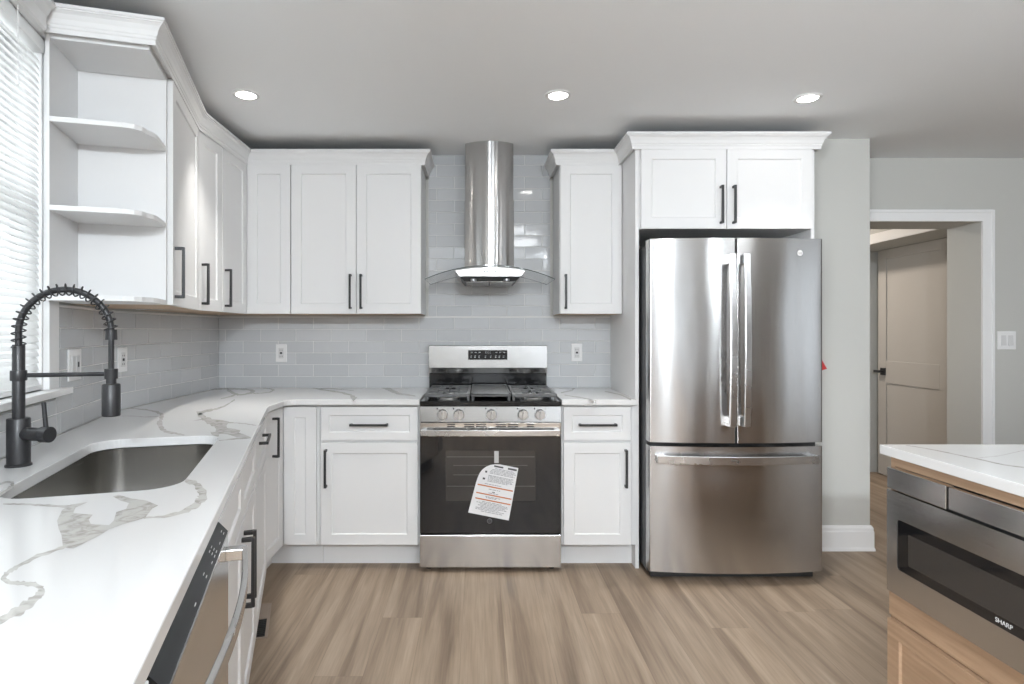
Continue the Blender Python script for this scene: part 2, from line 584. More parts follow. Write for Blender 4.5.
# turned wall with the window opening (local x = -t, local y into the wall)
WT0, WT1, WZ0, WZ1 = 0.76, 1.76, 1.10, 2.29
wall('wall_left', [(-WT0, 0, 0, 0.0, 0.15, CEIL), (-3.05, 0, 0, -WT1, 0.15, CEIL), (-WT1, 0, 0, -WT0, 0.15, WZ0), (-WT1, 0, WZ1, -WT0, 0.15, CEIL)], loc=(K[0], K[1], 0), rotz=RA)
e0 = A(3.05, 0)
wall('wall_return', [(-3.45, e0[1] - 0.15, 0, e0[0], e0[1], CEIL)])
wall('wall_far_left', [(-3.6, -3.7, 0, -3.45, -3.3, CEIL), (-3.6, -0.5, 0, -3.45, e0[1], CEIL), (-3.6, -3.3, 0, -3.45, -0.5, 0.5), (-3.6, -3.3, 2.2, -3.45, -0.5, CEIL)])
wall('wall_rear', [(-3.6, -3.75, 0, -3.3, -3.6, CEIL), (2.30, -3.75, 0, 5.2, -3.6, CEIL),
                   (-3.3, -3.75, 0, -1.8, -3.6, 0.5), (-3.3, -3.75, 2.2, -1.8, -3.6, CEIL), (1.0, -3.75, 2.25, 2.30, -3.6, CEIL), (1.0, -3.75, 0, 2.30, -3.6, 0.15)], M['taupe'])
wall('wall_rear_middle', [(-1.8, -3.75, 0, 1.0, -3.6, CEIL)], M['stone'])
wall('wall_side', [(4.6, -3.7, 0, 4.75, -1.1, CEIL), (4.6, 0.5, 0, 4.75, 4.17, CEIL), (4.6, -1.1, 0, 4.75, 0.5, 0.4), (4.6, -1.1, 2.3, 4.75, 0.5, CEIL)], M['taupe'])
wall('wall_pier', [(1.845, 3.50, 0, 2.325, 4.17, CEIL)])
# wall with the doorway, 28 cm thick
DX0, DX1, DZ = 2.41, 3.315, 2.02
wall('wall_right', [(2.325, 3.89, 0, DX0, 4.17, CEIL), (DX1, 3.89, 0, 4.75, 4.17, CEIL), (DX0, 3.89, DZ, DX1, 4.17, CEIL)])
# passage beyond the doorway, its side wall with a deep door recess
HX = 3.315
wall('wall_hall', [(HX, 5.44, 0, HX + 0.45, 7.2, CEIL), (HX, 4.17, 2.03, HX + 0.45, 5.44, CEIL), (HX + 0.38, 4.17, 0, HX + 0.45, 5.44, 2.03), (HX, 7.05, 0, 1.9, 7.2, CEIL), (1.8, 4.17, 0, 1.9, 7.2, CEIL)])

# doorway casing, jamb lining
mb = MB()
cw = 0.075
mb.box(DX0 - cw, 3.872, 0, DX0, 3.89, DZ + cw)
mb.box(DX1, 3.872, 0, DX1 + cw, 3.89, DZ + cw)
mb.box(DX0, 3.872, DZ, DX1, 3.89, DZ + cw)
mb.box(DX1 + cw - 0.018, 3.866, 0, DX1 + cw, 3.872, DZ + cw)
mb.box(DX0, 3.866, DZ + cw - 0.018, DX1 + cw - 0.018, 3.872, DZ + cw)
structure(mb.build('trim_1', M['trim'], bevel=0.003))
mb = MB()
mb.box(HX - 0.018, 4.19, 2.03, HX, 5.52, 2.11)
mb.box(HX - 0.018, 5.44, 0, HX, 5.52, 2.03)
structure(mb.build('trim_2', M['trim'], bevel=0.003))

# baseboard round the pier
def base_profile_sweep(path, name, h=0.148, parent=None):
    prof = [(0, 0), (0.020, 0), (0.020, 0.012), (0.016, 0.022), (0.016, h - 0.035), (0.013, h - 0.028), (0.013, h - 0.014), (0.006, h), (0, h)]
    return sweep(path, prof, name, M['trim'])

def sweep(path, prof, name, mat, z0=0.0, side=1):
    """mitred sweep of prof (out, z) along an open plan path; out is to the right of travel when side = 1"""
    n = len(path)
    rings = []
    for i, p in enumerate(path):
        ds = []
        if i > 0:
            d = Vector((p[0] - path[i - 1][0], p[1] - path[i - 1][1])).normalized(); ds.append(d)
        if i < n - 1:
            d = Vector((path[i + 1][0] - p[0], path[i + 1][1] - p[1])).normalized(); ds.append(d)
        ns = [Vector((d.y, -d.x)) * side for d in ds]
        if len(ns) == 1:
            off = ns[0]
        else:
            bis = (ns[0] + ns[1]).normalized()
            off = bis / max(0.2, bis.dot(ns[0]))
        rings.append([(p[0] + off.x * o, p[1] + off.y * o, z0 + z) for o, z in prof])
    m = len(prof)
    mb = MB()
    vs = [q for r in rings for q in r]
    fs = []
    for i in range(n - 1):
        for k in range(m):
            j = (k + 1) % m
            fs.append((i * m + k, i * m + j, (i + 1) * m + j, (i + 1) * m + k))
    fs += [tuple(range(m)), tuple((n - 1) * m + k for k in range(m))]
    mb.add(vs, fs)
    return mb.build(name, mat, smooth=False)

structure(base_profile_sweep([(1.845, 3.50), (2.325, 3.50), (2.325, 3.88)], 'baseboard_pier'))
structure(base_profile_sweep([(3.39, 3.89), (4.6, 3.89)], 'baseboard_right'))

# ------------------------------------------------------------------ tiled splashbacks (every tile its own bevelled slab in one mesh)
TW, TH, TG = 0.2285, 0.0762, 0.0032
def tiles(name, regions, loc, rotz, xphase=0.0, thick=0.008):
    mb = MB()
    for (x0, x1, z0, z1) in regions:
        mb.box(x0, -thick * 0.78, z0, x1, 0.0, z1, mat=1)
        r0 = math.floor((z0 - CT) / TH)
        r1 = math.ceil((z1 - CT) / TH)
        for r in range(r0, r1):
            za, zb = max(z0, CT + r * TH), min(z1, CT + (r + 1) * TH)
            if zb - za < 0.008:
                continue
            off = xphase + (TW / 2 if r % 2 else 0.0)
            c0 = math.floor((x0 - off) / TW)
            c1 = math.ceil((x1 - off) / TW)
            for c in range(c0, c1):
                xa, xb = max(x0, off + c * TW), min(x1, off + (c + 1) * TW)
                if xb - xa < 0.012:
                    continue
                g = TG / 2
                xa, xb, a, b = xa + g, xb - g, za + g, zb - g
                t = [random.uniform(-0.00045, 0.00045) for _ in range(2)]
                bv = 0.0022
                yb = -thick + 0.002
                outer = [(xa, yb, a), (xb, yb, a), (xb, yb, b), (xa, yb, b)]
                inner = [(xa + bv, -thick + t[0] + t[1], a + bv), (xb - bv, -thick - t[0] + t[1], a + bv),
                         (xb - bv, -thick - t[0] - t[1], b - bv), (xa + bv, -thick + t[0] - t[1], b - bv)]
                back = [(p[0], 0.0 - thick * 0.5, p[2]) for p in outer]
                mb.add(back + outer + inner, [(0, 1, 5, 4), (1, 2, 6, 5), (2, 3, 7, 6), (3, 0, 4, 7), (4, 5, 9, 8), (5, 6, 10, 9), (6, 7, 11, 10), (7, 4, 8, 11), (8, 9, 10, 11)])
    return structure(mb.build(name, [M['tile'], M['grout']], loc=loc, rotz=rotz))

tiles('wall_tile_back', [(XL, 0.868, CT, 1.395), (-0.322, 0.470, 1.395, CEIL)], (0, YB, 0), 0.0, xphase=-0.04)
tiles('wall_tile_corner', [(0.0, YB - K[1] - 0.008, CT, 1.395)], (K[0], K[1], 0), RS, xphase=0.05)
tiles('wall_tile_left', [(-0.672, 0.0, CT, 1.395), (-1.9, -0.672, CT, 1.06)], (K[0], K[1], 0), RA, xphase=0.05)

# ------------------------------------------------------------------ window over the sink
mb = MB()
x0, x1 = -WT1, -WT0
# casing: sides, head, stool, apron
mb.box(x1, -0.018, WZ0, x1 + 0.085, 0, WZ1 + 0.085)
mb.box(x0 - 0.085, -0.018, WZ0, x0, 0, WZ1 + 0.085)
mb.box(x0, -0.018, WZ1, x1, 0, WZ1 + 0.085)
mb.box(x0 - 0.10, -0.055, WZ0 - 0.022, x1 + 0.105, 0.05, WZ0)
# jamb lining
mb.box(x1 - 0.012, 0, WZ0, x1, 0.15, WZ1); mb.box(x0, 0, WZ0, x0 + 0.012, 0.15, WZ1)
mb.box(x0, 0, WZ1 - 0.012, x1, 0.15, WZ1); mb.box(x0, 0.05, WZ0 - 0.02, x1, 0.15, WZ0)
winf = structure(mb.build('window_1', M['trim'], loc=(K[0], K[1], 0), rotz=RA, bevel=0.002))
mb = MB()
zm = 0.5 * (WZ0 + WZ1)
for (za, zb, yy) in ((WZ0, zm + 0.02, 0.075), (zm - 0.02, WZ1 - 0.012, 0.105)):
    mb.box(x0 + 0.012, yy, za, x0 + 0.055, yy + 0.03, zb); mb.box(x1 - 0.055, yy, za, x1 - 0.012, yy + 0.03, zb)
    mb.box(x0 + 0.055, yy, za, x1 - 0.055, yy + 0.03, za + 0.045); mb.box(x0 + 0.055, yy, zb - 0.045, x1 - 0.055, yy + 0.03, zb)
mb.build('window_sash', M['trim'], winf)
mb = MB()
mb.box(x0 + 0.055, 0.088, WZ0 + 0.045, x1 - 0.055, 0.092, zm - 0.025)
mb.box(x0 + 0.055, 0.118, zm + 0.025, x1 - 0.055, 0.122, WZ1 - 0.057)
mb.build('window_pane', M['pane'], winf)

# frames of the rear glass door and the side window
mb = MB()
for xx in (1.0, 1.60, 1.66, 2.26):
    mb.box(xx, -3.53, 0.15, xx + 0.04, -3.48, 2.25)
mb.box(1.04, -3.53, 0.15, 2.26, -3.48, 0.25); mb.box(1.04, -3.53, 2.17, 2.26, -3.48, 2.25)
structure(mb.build('window_2', M['trim']))
mb = MB()
for yy in (-1.1, -0.33, 0.46):
    mb.box(4.48, yy, 0.4, 4.53, yy + 0.05, 2.3)
mb.box(4.48, -1.05, 1.33, 4.53, 0.46, 1.38)
structure(mb.build('window_3', M['trim']))
VEIN_RIBBONS_LEFT = [
[[(-0.6136,0.7320),(-0.6104,0.7349),(-0.6105,0.7411),(-0.6024,0.7394),(-0.6009,0.7444),(-0.6008,0.7511),(-0.6021,0.7590),(-0.6002,0.7640),(-0.5932,0.7646),(-0.5936,0.7711),(-0.5989,0.7812),(-0.5962,0.7842),(-0.5958,0.7896),(-0.6000,0.7982),(-0.6028,0.8054),(-0.6050,0.8122),(-0.6037,0.8163),(-0.6076,0.8224),(-0.6068,0.8238),(-0.6085,0.8274),(-0.6140,0.8369),(-0.6221,0.8465),(-0.6258,0.8486),(-0.6288,0.8546),(-0.6351,0.8571),(-0.6409,0.8607),(-0.6458,0.8642),(-0.6523,0.8700),(-0.6546,0.8684),(-0.6599,0.8704),(-0.6625,0.8692),(-0.6662,0.8695),(-0.6728,0.8737),(-0.6738,0.8692),(-0.6817,0.8739),(-0.6842,0.8715),(-0.6886,0.8718),(-0.6920,0.8729),(-0.6990,0.8790),(-0.7026,0.8798),(-0.7039,0.8782),(-0.7024,0.8808),(-0.7061,0.8830),(-0.7086,0.8865),(-0.7083,0.8841),(-0.7089,0.8867),(-0.7108,0.8916),(-0.7128,0.8965),(-0.7164,0.9024),(-0.7129,0.9033),(-0.7163,0.9109),(-0.7128,0.9121),(-0.7180,0.9215),(-0.7188,0.9327),(-0.7154,0.9397),(-0.7187,0.9539),(-0.7177,0.9638),(-0.7166,0.9700),(-0.7118,0.9722),(-0.7091,0.9769),(-0.7103,0.9863),(-0.7094,0.9926),(-0.7067,0.9968),(-0.7025,0.9993),(-0.7040,1.0087)],[(-0.6264,0.7445),(-0.6247,0.7490),(-0.6243,0.7549),(-0.6250,0.7620),(-0.6189,0.7621),(-0.6184,0.7682),(-0.6159,0.7726),(-0.6214,0.7849),(-0.6200,0.7900),(-0.6159,0.7909),(-0.6208,0.8006),(-0.6237,0.8088),(-0.6176,0.8089),(-0.6236,0.8188),(-0.6201,0.8206),(-0.6202,0.8257),(-0.6266,0.8361),(-0.6236,0.8349),(-0.6262,0.8391),(-0.6286,0.8433),(-0.6250,0.8398),(-0.6239,0.8379),(-0.6271,0.8419),(-0.6304,0.8464),(-0.6302,0.8454),(-0.6329,0.8474),(-0.6373,0.8501),(-0.6417,0.8526),(-0.6452,0.8544),(-0.6487,0.8548),(-0.6506,0.8528),(-0.6556,0.8549),(-0.6616,0.8585),(-0.6660,0.8587),(-0.6693,0.8574),(-0.6755,0.8599),(-0.6802,0.8600),(-0.6842,0.8610),(-0.6879,0.8622),(-0.6925,0.8647),(-0.6999,0.8702),(-0.7073,0.8753),(-0.7104,0.8781),(-0.7131,0.8814),(-0.7183,0.8902),(-0.7203,0.8961),(-0.7272,0.9051),(-0.7237,0.9055),(-0.7266,0.9117),(-0.7281,0.9180),(-0.7272,0.9216),(-0.7297,0.9286),(-0.7281,0.9317),(-0.7284,0.9425),(-0.7280,0.9528),(-0.7295,0.9653),(-0.7315,0.9789),(-0.7266,0.9815),(-0.7238,0.9861),(-0.7218,0.9918),(-0.7193,0.9969),(-0.7176,1.0023),(-0.7179,1.0101),(-0.7144,1.0136),(-0.7116,1.0179)]],
[[(-0.6587,1.1621),(-0.6497,1.1642),(-0.6409,1.1666),(-0.6296,1.1646),(-0.6199,1.1660),(-0.6130,1.1728),(-0.6066,1.1801),(-0.6010,1.1893),(-0.5952,1.1988),(-0.5889,1.2022),(-0.5919,1.2187),(-0.5873,1.2241),(-0.5850,1.2350),(-0.5885,1.2516),(-0.5952,1.2692),(-0.5909,1.2738),(-0.5958,1.2989),(-0.6142,1.3336),(-0.6222,1.3527),(-0.6313,1.3717),(-0.6497,1.3930),(-0.6646,1.4178),(-0.6739,1.4308),(-0.6805,1.4328),(-0.6956,1.4572),(-0.7052,1.4610),(-0.7133,1.4650),(-0.7224,1.4711),(-0.7311,1.4762)],[(-0.6637,1.1707),(-0.6568,1.1764),(-0.6458,1.1751),(-0.6385,1.1803),(-0.6294,1.1822),(-0.6251,1.1930),(-0.6201,1.2031),(-0.6114,1.2071),(-0.6106,1.2241),(-0.6124,1.2375),(-0.6108,1.2473),(-0.6110,1.2602),(-0.6111,1.2716),(-0.6170,1.2857),(-0.6234,1.3032),(-0.6181,1.3067),(-0.6294,1.3213),(-0.6256,1.3242),(-0.6353,1.3417),(-0.6476,1.3577),(-0.6504,1.3718),(-0.6532,1.3720),(-0.6605,1.3775),(-0.6732,1.4041),(-0.6809,1.4151),(-0.6891,1.4214),(-0.6948,1.4198),(-0.7060,1.4316),(-0.7178,1.4444)]],
[[(-0.8578,1.2506),(-0.8707,1.2536),(-0.8802,1.2515),(-0.8899,1.2498),(-0.9044,1.2550),(-0.9163,1.2585),(-0.9239,1.2560),(-0.9374,1.2617),(-0.9451,1.2592),(-0.9585,1.2645),(-0.9672,1.2636),(-0.9780,1.2655),(-0.9860,1.2635),(-0.9964,1.2668),(-1.0017,1.2635),(-1.0119,1.2665),(-1.0186,1.2651)],[(-0.8432,1.2289),(-0.8534,1.2281),(-0.8674,1.2329),(-0.8824,1.2390),(-0.8930,1.2388),(-0.9034,1.2403),(-0.9153,1.2440),(-0.9256,1.2454),(-0.9353,1.2459),(-0.9487,1.2514),(-0.9579,1.2513),(-0.9685,1.2530),(-0.9783,1.2536),(-0.9881,1.2562),(-0.9949,1.2549),(-1.0038,1.2563),(-1.0115,1.2561)]],
[[(-1.0638,1.3071),(-1.0658,1.3148),(-1.0724,1.3273),(-1.0744,1.3351),(-1.0791,1.3459),(-1.0837,1.3572),(-1.0859,1.3660),(-1.0902,1.3771),(-1.0934,1.3883),(-1.1069,1.4064),(-1.1134,1.4161),(-1.1213,1.4268),(-1.1399,1.4487),(-1.1466,1.4498),(-1.1546,1.4543),(-1.1579,1.4527),(-1.1614,1.4510),(-1.1626,1.4453),(-1.1617,1.4375),(-1.1645,1.4340),(-1.1624,1.4252)],[(-1.0788,1.3223),(-1.0829,1.3322),(-1.0907,1.3460),(-1.0940,1.3552),(-1.0983,1.3653),(-1.0985,1.3719),(-1.1059,1.3860),(-1.1171,1.4041),(-1.1147,1.4079),(-1.1236,1.4170),(-1.1310,1.4273),(-1.1335,1.4346),(-1.1296,1.4311),(-1.1333,1.4328),(-1.1392,1.4346),(-1.1445,1.4357),(-1.1478,1.4348),(-1.1467,1.4274),(-1.1465,1.4206),(-1.1475,1.4151),(-1.1499,1.4113)]],
[[(-1.3190,3.1949),(-1.3026,3.1236),(-1.2824,3.0466),(-1.2747,2.9962),(-1.2615,2.9370),(-1.2581,2.9088),(-1.2591,2.8885),(-1.2569,2.8621),(-1.2541,2.8350),(-1.2578,2.8220),(-1.2557,2.7970),(-1.2704,2.8071),(-1.2704,2.7870),(-1.2779,2.7726),(-1.2767,2.7411),(-1.2812,2.7214),(-1.2940,2.7102),(-1.2314,2.5927),(-1.2080,2.5471),(-1.1932,2.5250),(-1.1817,2.5127),(-1.1620,2.4808),(-1.1370,2.4326),(-1.1293,2.4317),(-1.1111,2.4048),(-1.0750,2.3413),(-1.0648,2.3420),(-1.0347,2.2903),(-1.0225,2.2849)],[(-1.2975,3.1506),(-1.2828,3.0836),(-1.2670,3.0157),(-1.2516,2.9503),(-1.2356,2.8845),(-1.2344,2.8587),(-1.2351,2.8384),(-1.2238,2.7932),(-1.2251,2.7744),(-1.2306,2.7652),(-1.2353,2.7547),(-1.2256,2.7148),(-1.2267,2.6975),(-1.2373,2.6901),(-1.2334,2.6540),(-1.2268,2.6132),(-1.2219,2.5858),(-1.2632,2.6808),(-1.2486,2.6605),(-1.2342,2.6403),(-1.2212,2.6218),(-1.2013,2.5879),(-1.1879,2.5726),(-1.1645,2.5292),(-1.1588,2.5300),(-1.1457,2.5232),(-1.1148,2.4721),(-1.0926,2.4425),(-1.0668,2.4028)]],
[[(-1.0039,2.3684),(-0.9922,2.3614),(-0.9843,2.3637),(-0.9741,2.3602),(-0.9666,2.3635),(-0.9529,2.3509),(-0.9431,2.3485),(-0.9339,2.3474),(-0.9227,2.3410),(-0.9061,2.3253),(-0.8937,2.3211),(-0.8789,2.3100),(-0.8649,2.3008)],[(-1.0152,2.3955),(-1.0049,2.3923),(-0.9957,2.3915),(-0.9821,2.3800),(-0.9743,2.3827),(-0.9634,2.3779),(-0.9508,2.3684),(-0.9400,2.3633),(-0.9315,2.3648),(-0.9155,2.3511),(-0.8986,2.3349),(-0.8853,2.3280),(-0.8698,2.3150)]],
[[(-0.8716,1.9838),(-0.8649,1.9844),(-0.8599,1.9888),(-0.8554,1.9942),(-0.8487,1.9950),(-0.8436,2.0023),(-0.8365,2.0054),(-0.8286,2.0066),(-0.8226,2.0121),(-0.8114,2.0140),(-0.8024,2.0214),(-0.7913,2.0239),(-0.7818,2.0305)],[(-0.8769,1.9955),(-0.8715,1.9989),(-0.8663,2.0029),(-0.8609,2.0065),(-0.8562,2.0118),(-0.8538,2.0254),(-0.8475,2.0304),(-0.8409,2.0349),(-0.8358,2.0431),(-0.8246,2.0458),(-0.8144,2.0506),(-0.8035,2.0542),(-0.7914,2.0547)]],
[[(-1.7731,3.7567),(-1.7617,3.7661),(-1.7298,3.7306),(-1.7139,3.7298),(-1.6875,3.7061),(-1.6759,3.7145),(-1.6637,3.7218),(-1.6478,3.7206),(-1.6299,3.7152),(-1.6109,3.7008),(-1.6115,3.7302),(-1.5985,3.7288),(-1.5956,3.7501),(-1.5639,3.7107),(-1.5485,3.7108),(-1.5405,3.7289),(-1.5166,3.7079),(-1.5052,3.7256),(-1.4714,3.6867),(-1.4532,3.6872),(-1.4323,3.6796),(-1.4119,3.6479),(-1.3886,3.6099),(-1.3766,3.6035),(-1.3736,3.5980),(-1.3966,3.6556),(-1.3914,3.6225),(-1.3815,3.5787),(-1.3737,3.5423),(-1.3816,3.5295),(-1.3737,3.4775),(-1.3823,3.4661),(-1.3862,3.4450),(-1.3963,3.4502),(-1.4192,3.4863),(-1.4339,3.5013),(-1.4543,3.5347),(-1.4688,3.5542),(-1.5001,3.6147),(-1.5213,3.6462),(-1.5487,3.6971),(-1.5601,3.7124),(-1.5775,3.7401),(-1.6032,3.7921),(-1.6168,3.8078)],[(-1.8138,3.8448),(-1.7848,3.8165),(-1.7617,3.8009),(-1.7426,3.7936),(-1.7148,3.7666),(-1.7013,3.7710),(-1.6922,3.7854),(-1.6789,3.7910),(-1.6540,3.7696),(-1.6592,3.8093),(-1.6503,3.8179),(-1.6487,3.8433),(-1.6457,3.8674),(-1.6229,3.8521),(-1.6072,3.8527),(-1.5856,3.8390),(-1.5616,3.8190),(-1.5391,3.8105),(-1.5115,3.7887),(-1.4978,3.8019),(-1.4624,3.7595),(-1.4455,3.7421),(-1.4322,3.7331),(-1.4168,3.7181),(-1.3723,3.6392),(-1.3398,3.5224),(-1.3368,3.4952),(-1.3366,3.4747),(-1.3370,3.4540),(-1.3452,3.4406),(-1.3461,3.4110),(-1.3534,3.3970),(-1.3622,3.3861),(-1.3755,3.3969),(-1.3754,3.3748),(-1.3971,3.4081),(-1.3967,3.3819),(-1.4333,3.4541),(-1.4445,3.4591),(-1.4784,3.5270),(-1.5021,3.5644),(-1.5231,3.6016),(-1.5338,3.6102),(-1.5586,3.6604),(-1.5884,3.7243)]],
[[(-1.4260,3.4551),(-1.4190,3.4186),(-1.4190,3.3976),(-1.4099,3.3573),(-1.4101,3.3379),(-1.4073,3.3050),(-1.4048,3.2728),(-1.4109,3.2598),(-1.4099,3.2318)],[(-1.3950,3.3859),(-1.3821,3.3367),(-1.3837,3.3199),(-1.3855,3.3039),(-1.3856,3.2839),(-1.3918,3.2707),(-1.3889,3.2380),(-1.3948,3.2248),(-1.3959,3.2017)]],
[[(-1.3211,3.4694),(-1.3118,3.4789),(-1.3006,3.4837),(-1.2904,3.4911),(-1.2770,3.4902),(-1.2710,3.5056),(-1.2644,3.5195),(-1.2568,3.5312),(-1.2490,3.5432),(-1.2492,3.5646),(-1.2560,3.6007),(-1.2631,3.6380),(-1.2736,3.7049),(-1.3048,3.7554),(-1.3170,3.7721),(-1.3321,3.7975),(-1.3489,3.8262),(-1.3571,3.8171),(-1.3707,3.8240),(-1.3825,3.8260),(-1.3963,3.8335)],[(-1.3436,3.5279),(-1.3293,3.5251),(-1.3161,3.5248),(-1.3020,3.5222),(-1.2937,3.5350),(-1.2868,3.5478),(-1.2822,3.5675),(-1.2695,3.5656),(-1.2702,3.5988),(-1.2789,3.6365),(-1.2783,3.6551),(-1.2895,3.7027),(-1.2866,3.7049),(-1.2815,3.6811),(-1.2950,3.7021),(-1.3130,3.7371),(-1.3247,3.7546),(-1.3391,3.7656),(-1.3543,3.7775),(-1.3682,3.7858),(-1.3857,3.8039)]],
[[(-1.7206,2.8395),(-1.6957,2.8274),(-1.6710,2.8153),(-1.6457,2.8018),(-1.6273,2.8003),(-1.6037,2.7812),(-1.5844,2.7696),(-1.5661,2.7595),(-1.5496,2.7522),(-1.5299,2.7393),(-1.5051,2.7169),(-1.4764,2.6866),(-1.4548,2.6689),(-1.4296,2.6307),(-1.4215,2.6292),(-1.4003,2.6001),(-1.3873,2.5750),(-1.4036,2.5998),(-1.3819,2.5621),(-1.3717,2.5356),(-1.3484,2.4981),(-1.3322,2.4650),(-1.3172,2.4329),(-1.3117,2.4109),(-1.2776,2.3449),(-1.2427,2.2924),(-1.2201,2.2551),(-1.1987,2.2213),(-1.1722,2.1814),(-1.1605,2.1744),(-1.1424,2.1463),(-1.1363,2.1453),(-1.1265,2.1378),(-1.1097,2.1213),(-1.0985,2.1149),(-1.0941,2.1225),(-1.0803,2.1105),(-1.0672,2.0988),(-1.0571,2.0935),(-1.0473,2.0888),(-1.0352,2.0788)],[(-1.7303,2.8557),(-1.7110,2.8533),(-1.6850,2.8391),(-1.6613,2.8288),(-1.6436,2.8288),(-1.6252,2.8193),(-1.6037,2.8041),(-1.5922,2.8065),(-1.5769,2.8025),(-1.5477,2.7729),(-1.5278,2.7602),(-1.5061,2.7438),(-1.4864,2.7317),(-1.4710,2.7172),(-1.4468,2.6824),(-1.4325,2.6683),(-1.4079,2.6415),(-1.3664,2.5648),(-1.3470,2.5295),(-1.3396,2.5057),(-1.3160,2.4659),(-1.3088,2.4406),(-1.2801,2.3944),(-1.2607,2.3583),(-1.2690,2.3608),(-1.2587,2.3546),(-1.2325,2.3043),(-1.2126,2.2777),(-1.1978,2.2518),(-1.1826,2.2240),(-1.1780,2.2269),(-1.1575,2.1934),(-1.1496,2.1862),(-1.1364,2.1752),(-1.1241,2.1670),(-1.1122,2.1595),(-1.0994,2.1504),(-1.0834,2.1331),(-1.0774,2.1369),(-1.0600,2.1162),(-1.0503,2.1118)]],
[[(-1.5549,2.5591),(-1.5394,2.5581),(-1.5255,2.5596),(-1.5101,2.5586),(-1.4941,2.5565),(-1.4787,2.5519),(-1.4609,2.5429),(-1.4427,2.5330),(-1.4271,2.5279),(-1.4128,2.5286),(-1.3997,2.5314),(-1.3882,2.5373),(-1.3786,2.5467)],[(-1.5621,2.5711),(-1.5468,2.5703),(-1.5335,2.5730),(-1.5195,2.5745),(-1.5023,2.5708),(-1.4864,2.5655),(-1.4692,2.5576),(-1.4520,2.5497),(-1.4352,2.5423),(-1.4252,2.5506),(-1.4112,2.5520),(-1.4011,2.5605),(-1.3900,2.5675)]],
[[(-1.1678,3.9595),(-1.1173,3.8796),(-1.0726,3.8180),(-1.0293,3.7585),(-0.9825,3.6817),(-0.9458,3.6516),(-0.9072,3.6105),(-0.8651,3.5510),(-0.8337,3.5354),(-0.8081,3.5003),(-0.7750,3.4264),(-0.7543,3.4129),(-0.7291,3.3709),(-0.7075,3.2736),(-0.6888,3.2132),(-0.6706,3.1537),(-0.6523,3.0894)],[(-1.1952,4.0608),(-1.1511,4.0085),(-1.0985,3.9198),(-1.0460,3.8257),(-1.0074,3.7825),(-0.9642,3.7268),(-0.9270,3.6940),(-0.8903,3.6611),(-0.8492,3.6068),(-0.8228,3.5719),(-0.7988,3.5459),(-0.7698,3.4925),(-0.7435,3.4563),(-0.7213,3.3967),(-0.7071,3.3829),(-0.6852,3.2938),(-0.6728,3.2924)]],
[[(-1.0020,3.7580),(-0.9901,3.7793),(-0.9697,3.7682),(-0.9545,3.7774),(-0.9341,3.7650),(-0.8920,3.7352),(-0.8491,3.6995),(-0.8085,3.6718),(-0.7686,3.6446)],[(-1.0165,3.8122),(-1.0003,3.8183),(-0.9833,3.8213),(-0.9668,3.8260),(-0.9488,3.8259),(-0.9035,3.7854),(-0.8577,3.7388),(-0.8152,3.7037),(-0.7750,3.6766)]],
[[(-0.6749,3.9462),(-0.6385,3.8534),(-0.6048,3.7734),(-0.5719,3.6918),(-0.5392,3.6037),(-0.5156,3.5314),(-0.4976,3.5073),(-0.4755,3.4390),(-0.4571,3.4149),(-0.4291,3.3869),(-0.4031,3.3688),(-0.3765,3.3427),(-0.3505,3.3187)],[(-0.6896,4.0540),(-0.6569,3.9952),(-0.6242,3.9301),(-0.5951,3.8896),(-0.5625,3.8112),(-0.5361,3.7209),(-0.5133,3.6585),(-0.4929,3.6140),(-0.4710,3.5420),(-0.4408,3.4937),(-0.4135,3.4702),(-0.3842,3.4226),(-0.3551,3.3701)]]]
VEIN_PATCHES_LEFT = [
[(-0.7075,1.0059),(-0.6873,1.0018),(-0.6859,1.0182),(-0.6854,1.0367),(-0.6839,1.0663),(-0.6866,1.0977),(-0.6784,1.1276),(-0.6689,1.1450),(-0.6583,1.1665),(-0.6778,1.2280),(-0.6768,1.2486),(-0.7221,1.2852),(-0.7678,1.3032),(-0.8107,1.3311),(-0.8152,1.3170),(-0.7769,1.2830),(-0.7501,1.2677),(-0.7303,1.2240),(-0.7382,1.2042),(-0.7092,1.1485),(-0.7021,1.1225),(-0.7411,1.1294),(-0.7624,1.1556),(-0.7748,1.1869),(-0.7962,1.1907),(-0.8221,1.1984),(-0.8417,1.2341),(-0.8425,1.2742),(-0.8671,1.2549),(-0.8585,1.2180),(-0.8193,1.1485),(-0.7838,1.1026),(-0.7527,1.0663)],
[(-1.1744,2.4209),(-1.1436,2.4582),(-1.0881,2.3899),(-1.0604,2.3546),(-0.9827,2.2147),(-0.9616,2.1590),(-0.9794,2.1590),(-0.9470,2.0983),(-0.9047,2.0558),(-0.9279,2.1181),(-0.8979,2.1101),(-0.8639,2.0787),(-0.8376,2.0483),(-0.7903,2.0520),(-0.8305,2.1022),(-0.8677,2.1425),(-0.8823,2.1929),(-0.9185,2.2279),(-0.9575,2.2503),(-0.9828,2.3060),(-1.0117,2.4001),(-1.0680,2.4528),(-1.1119,2.4691),(-1.1532,2.4966)]]
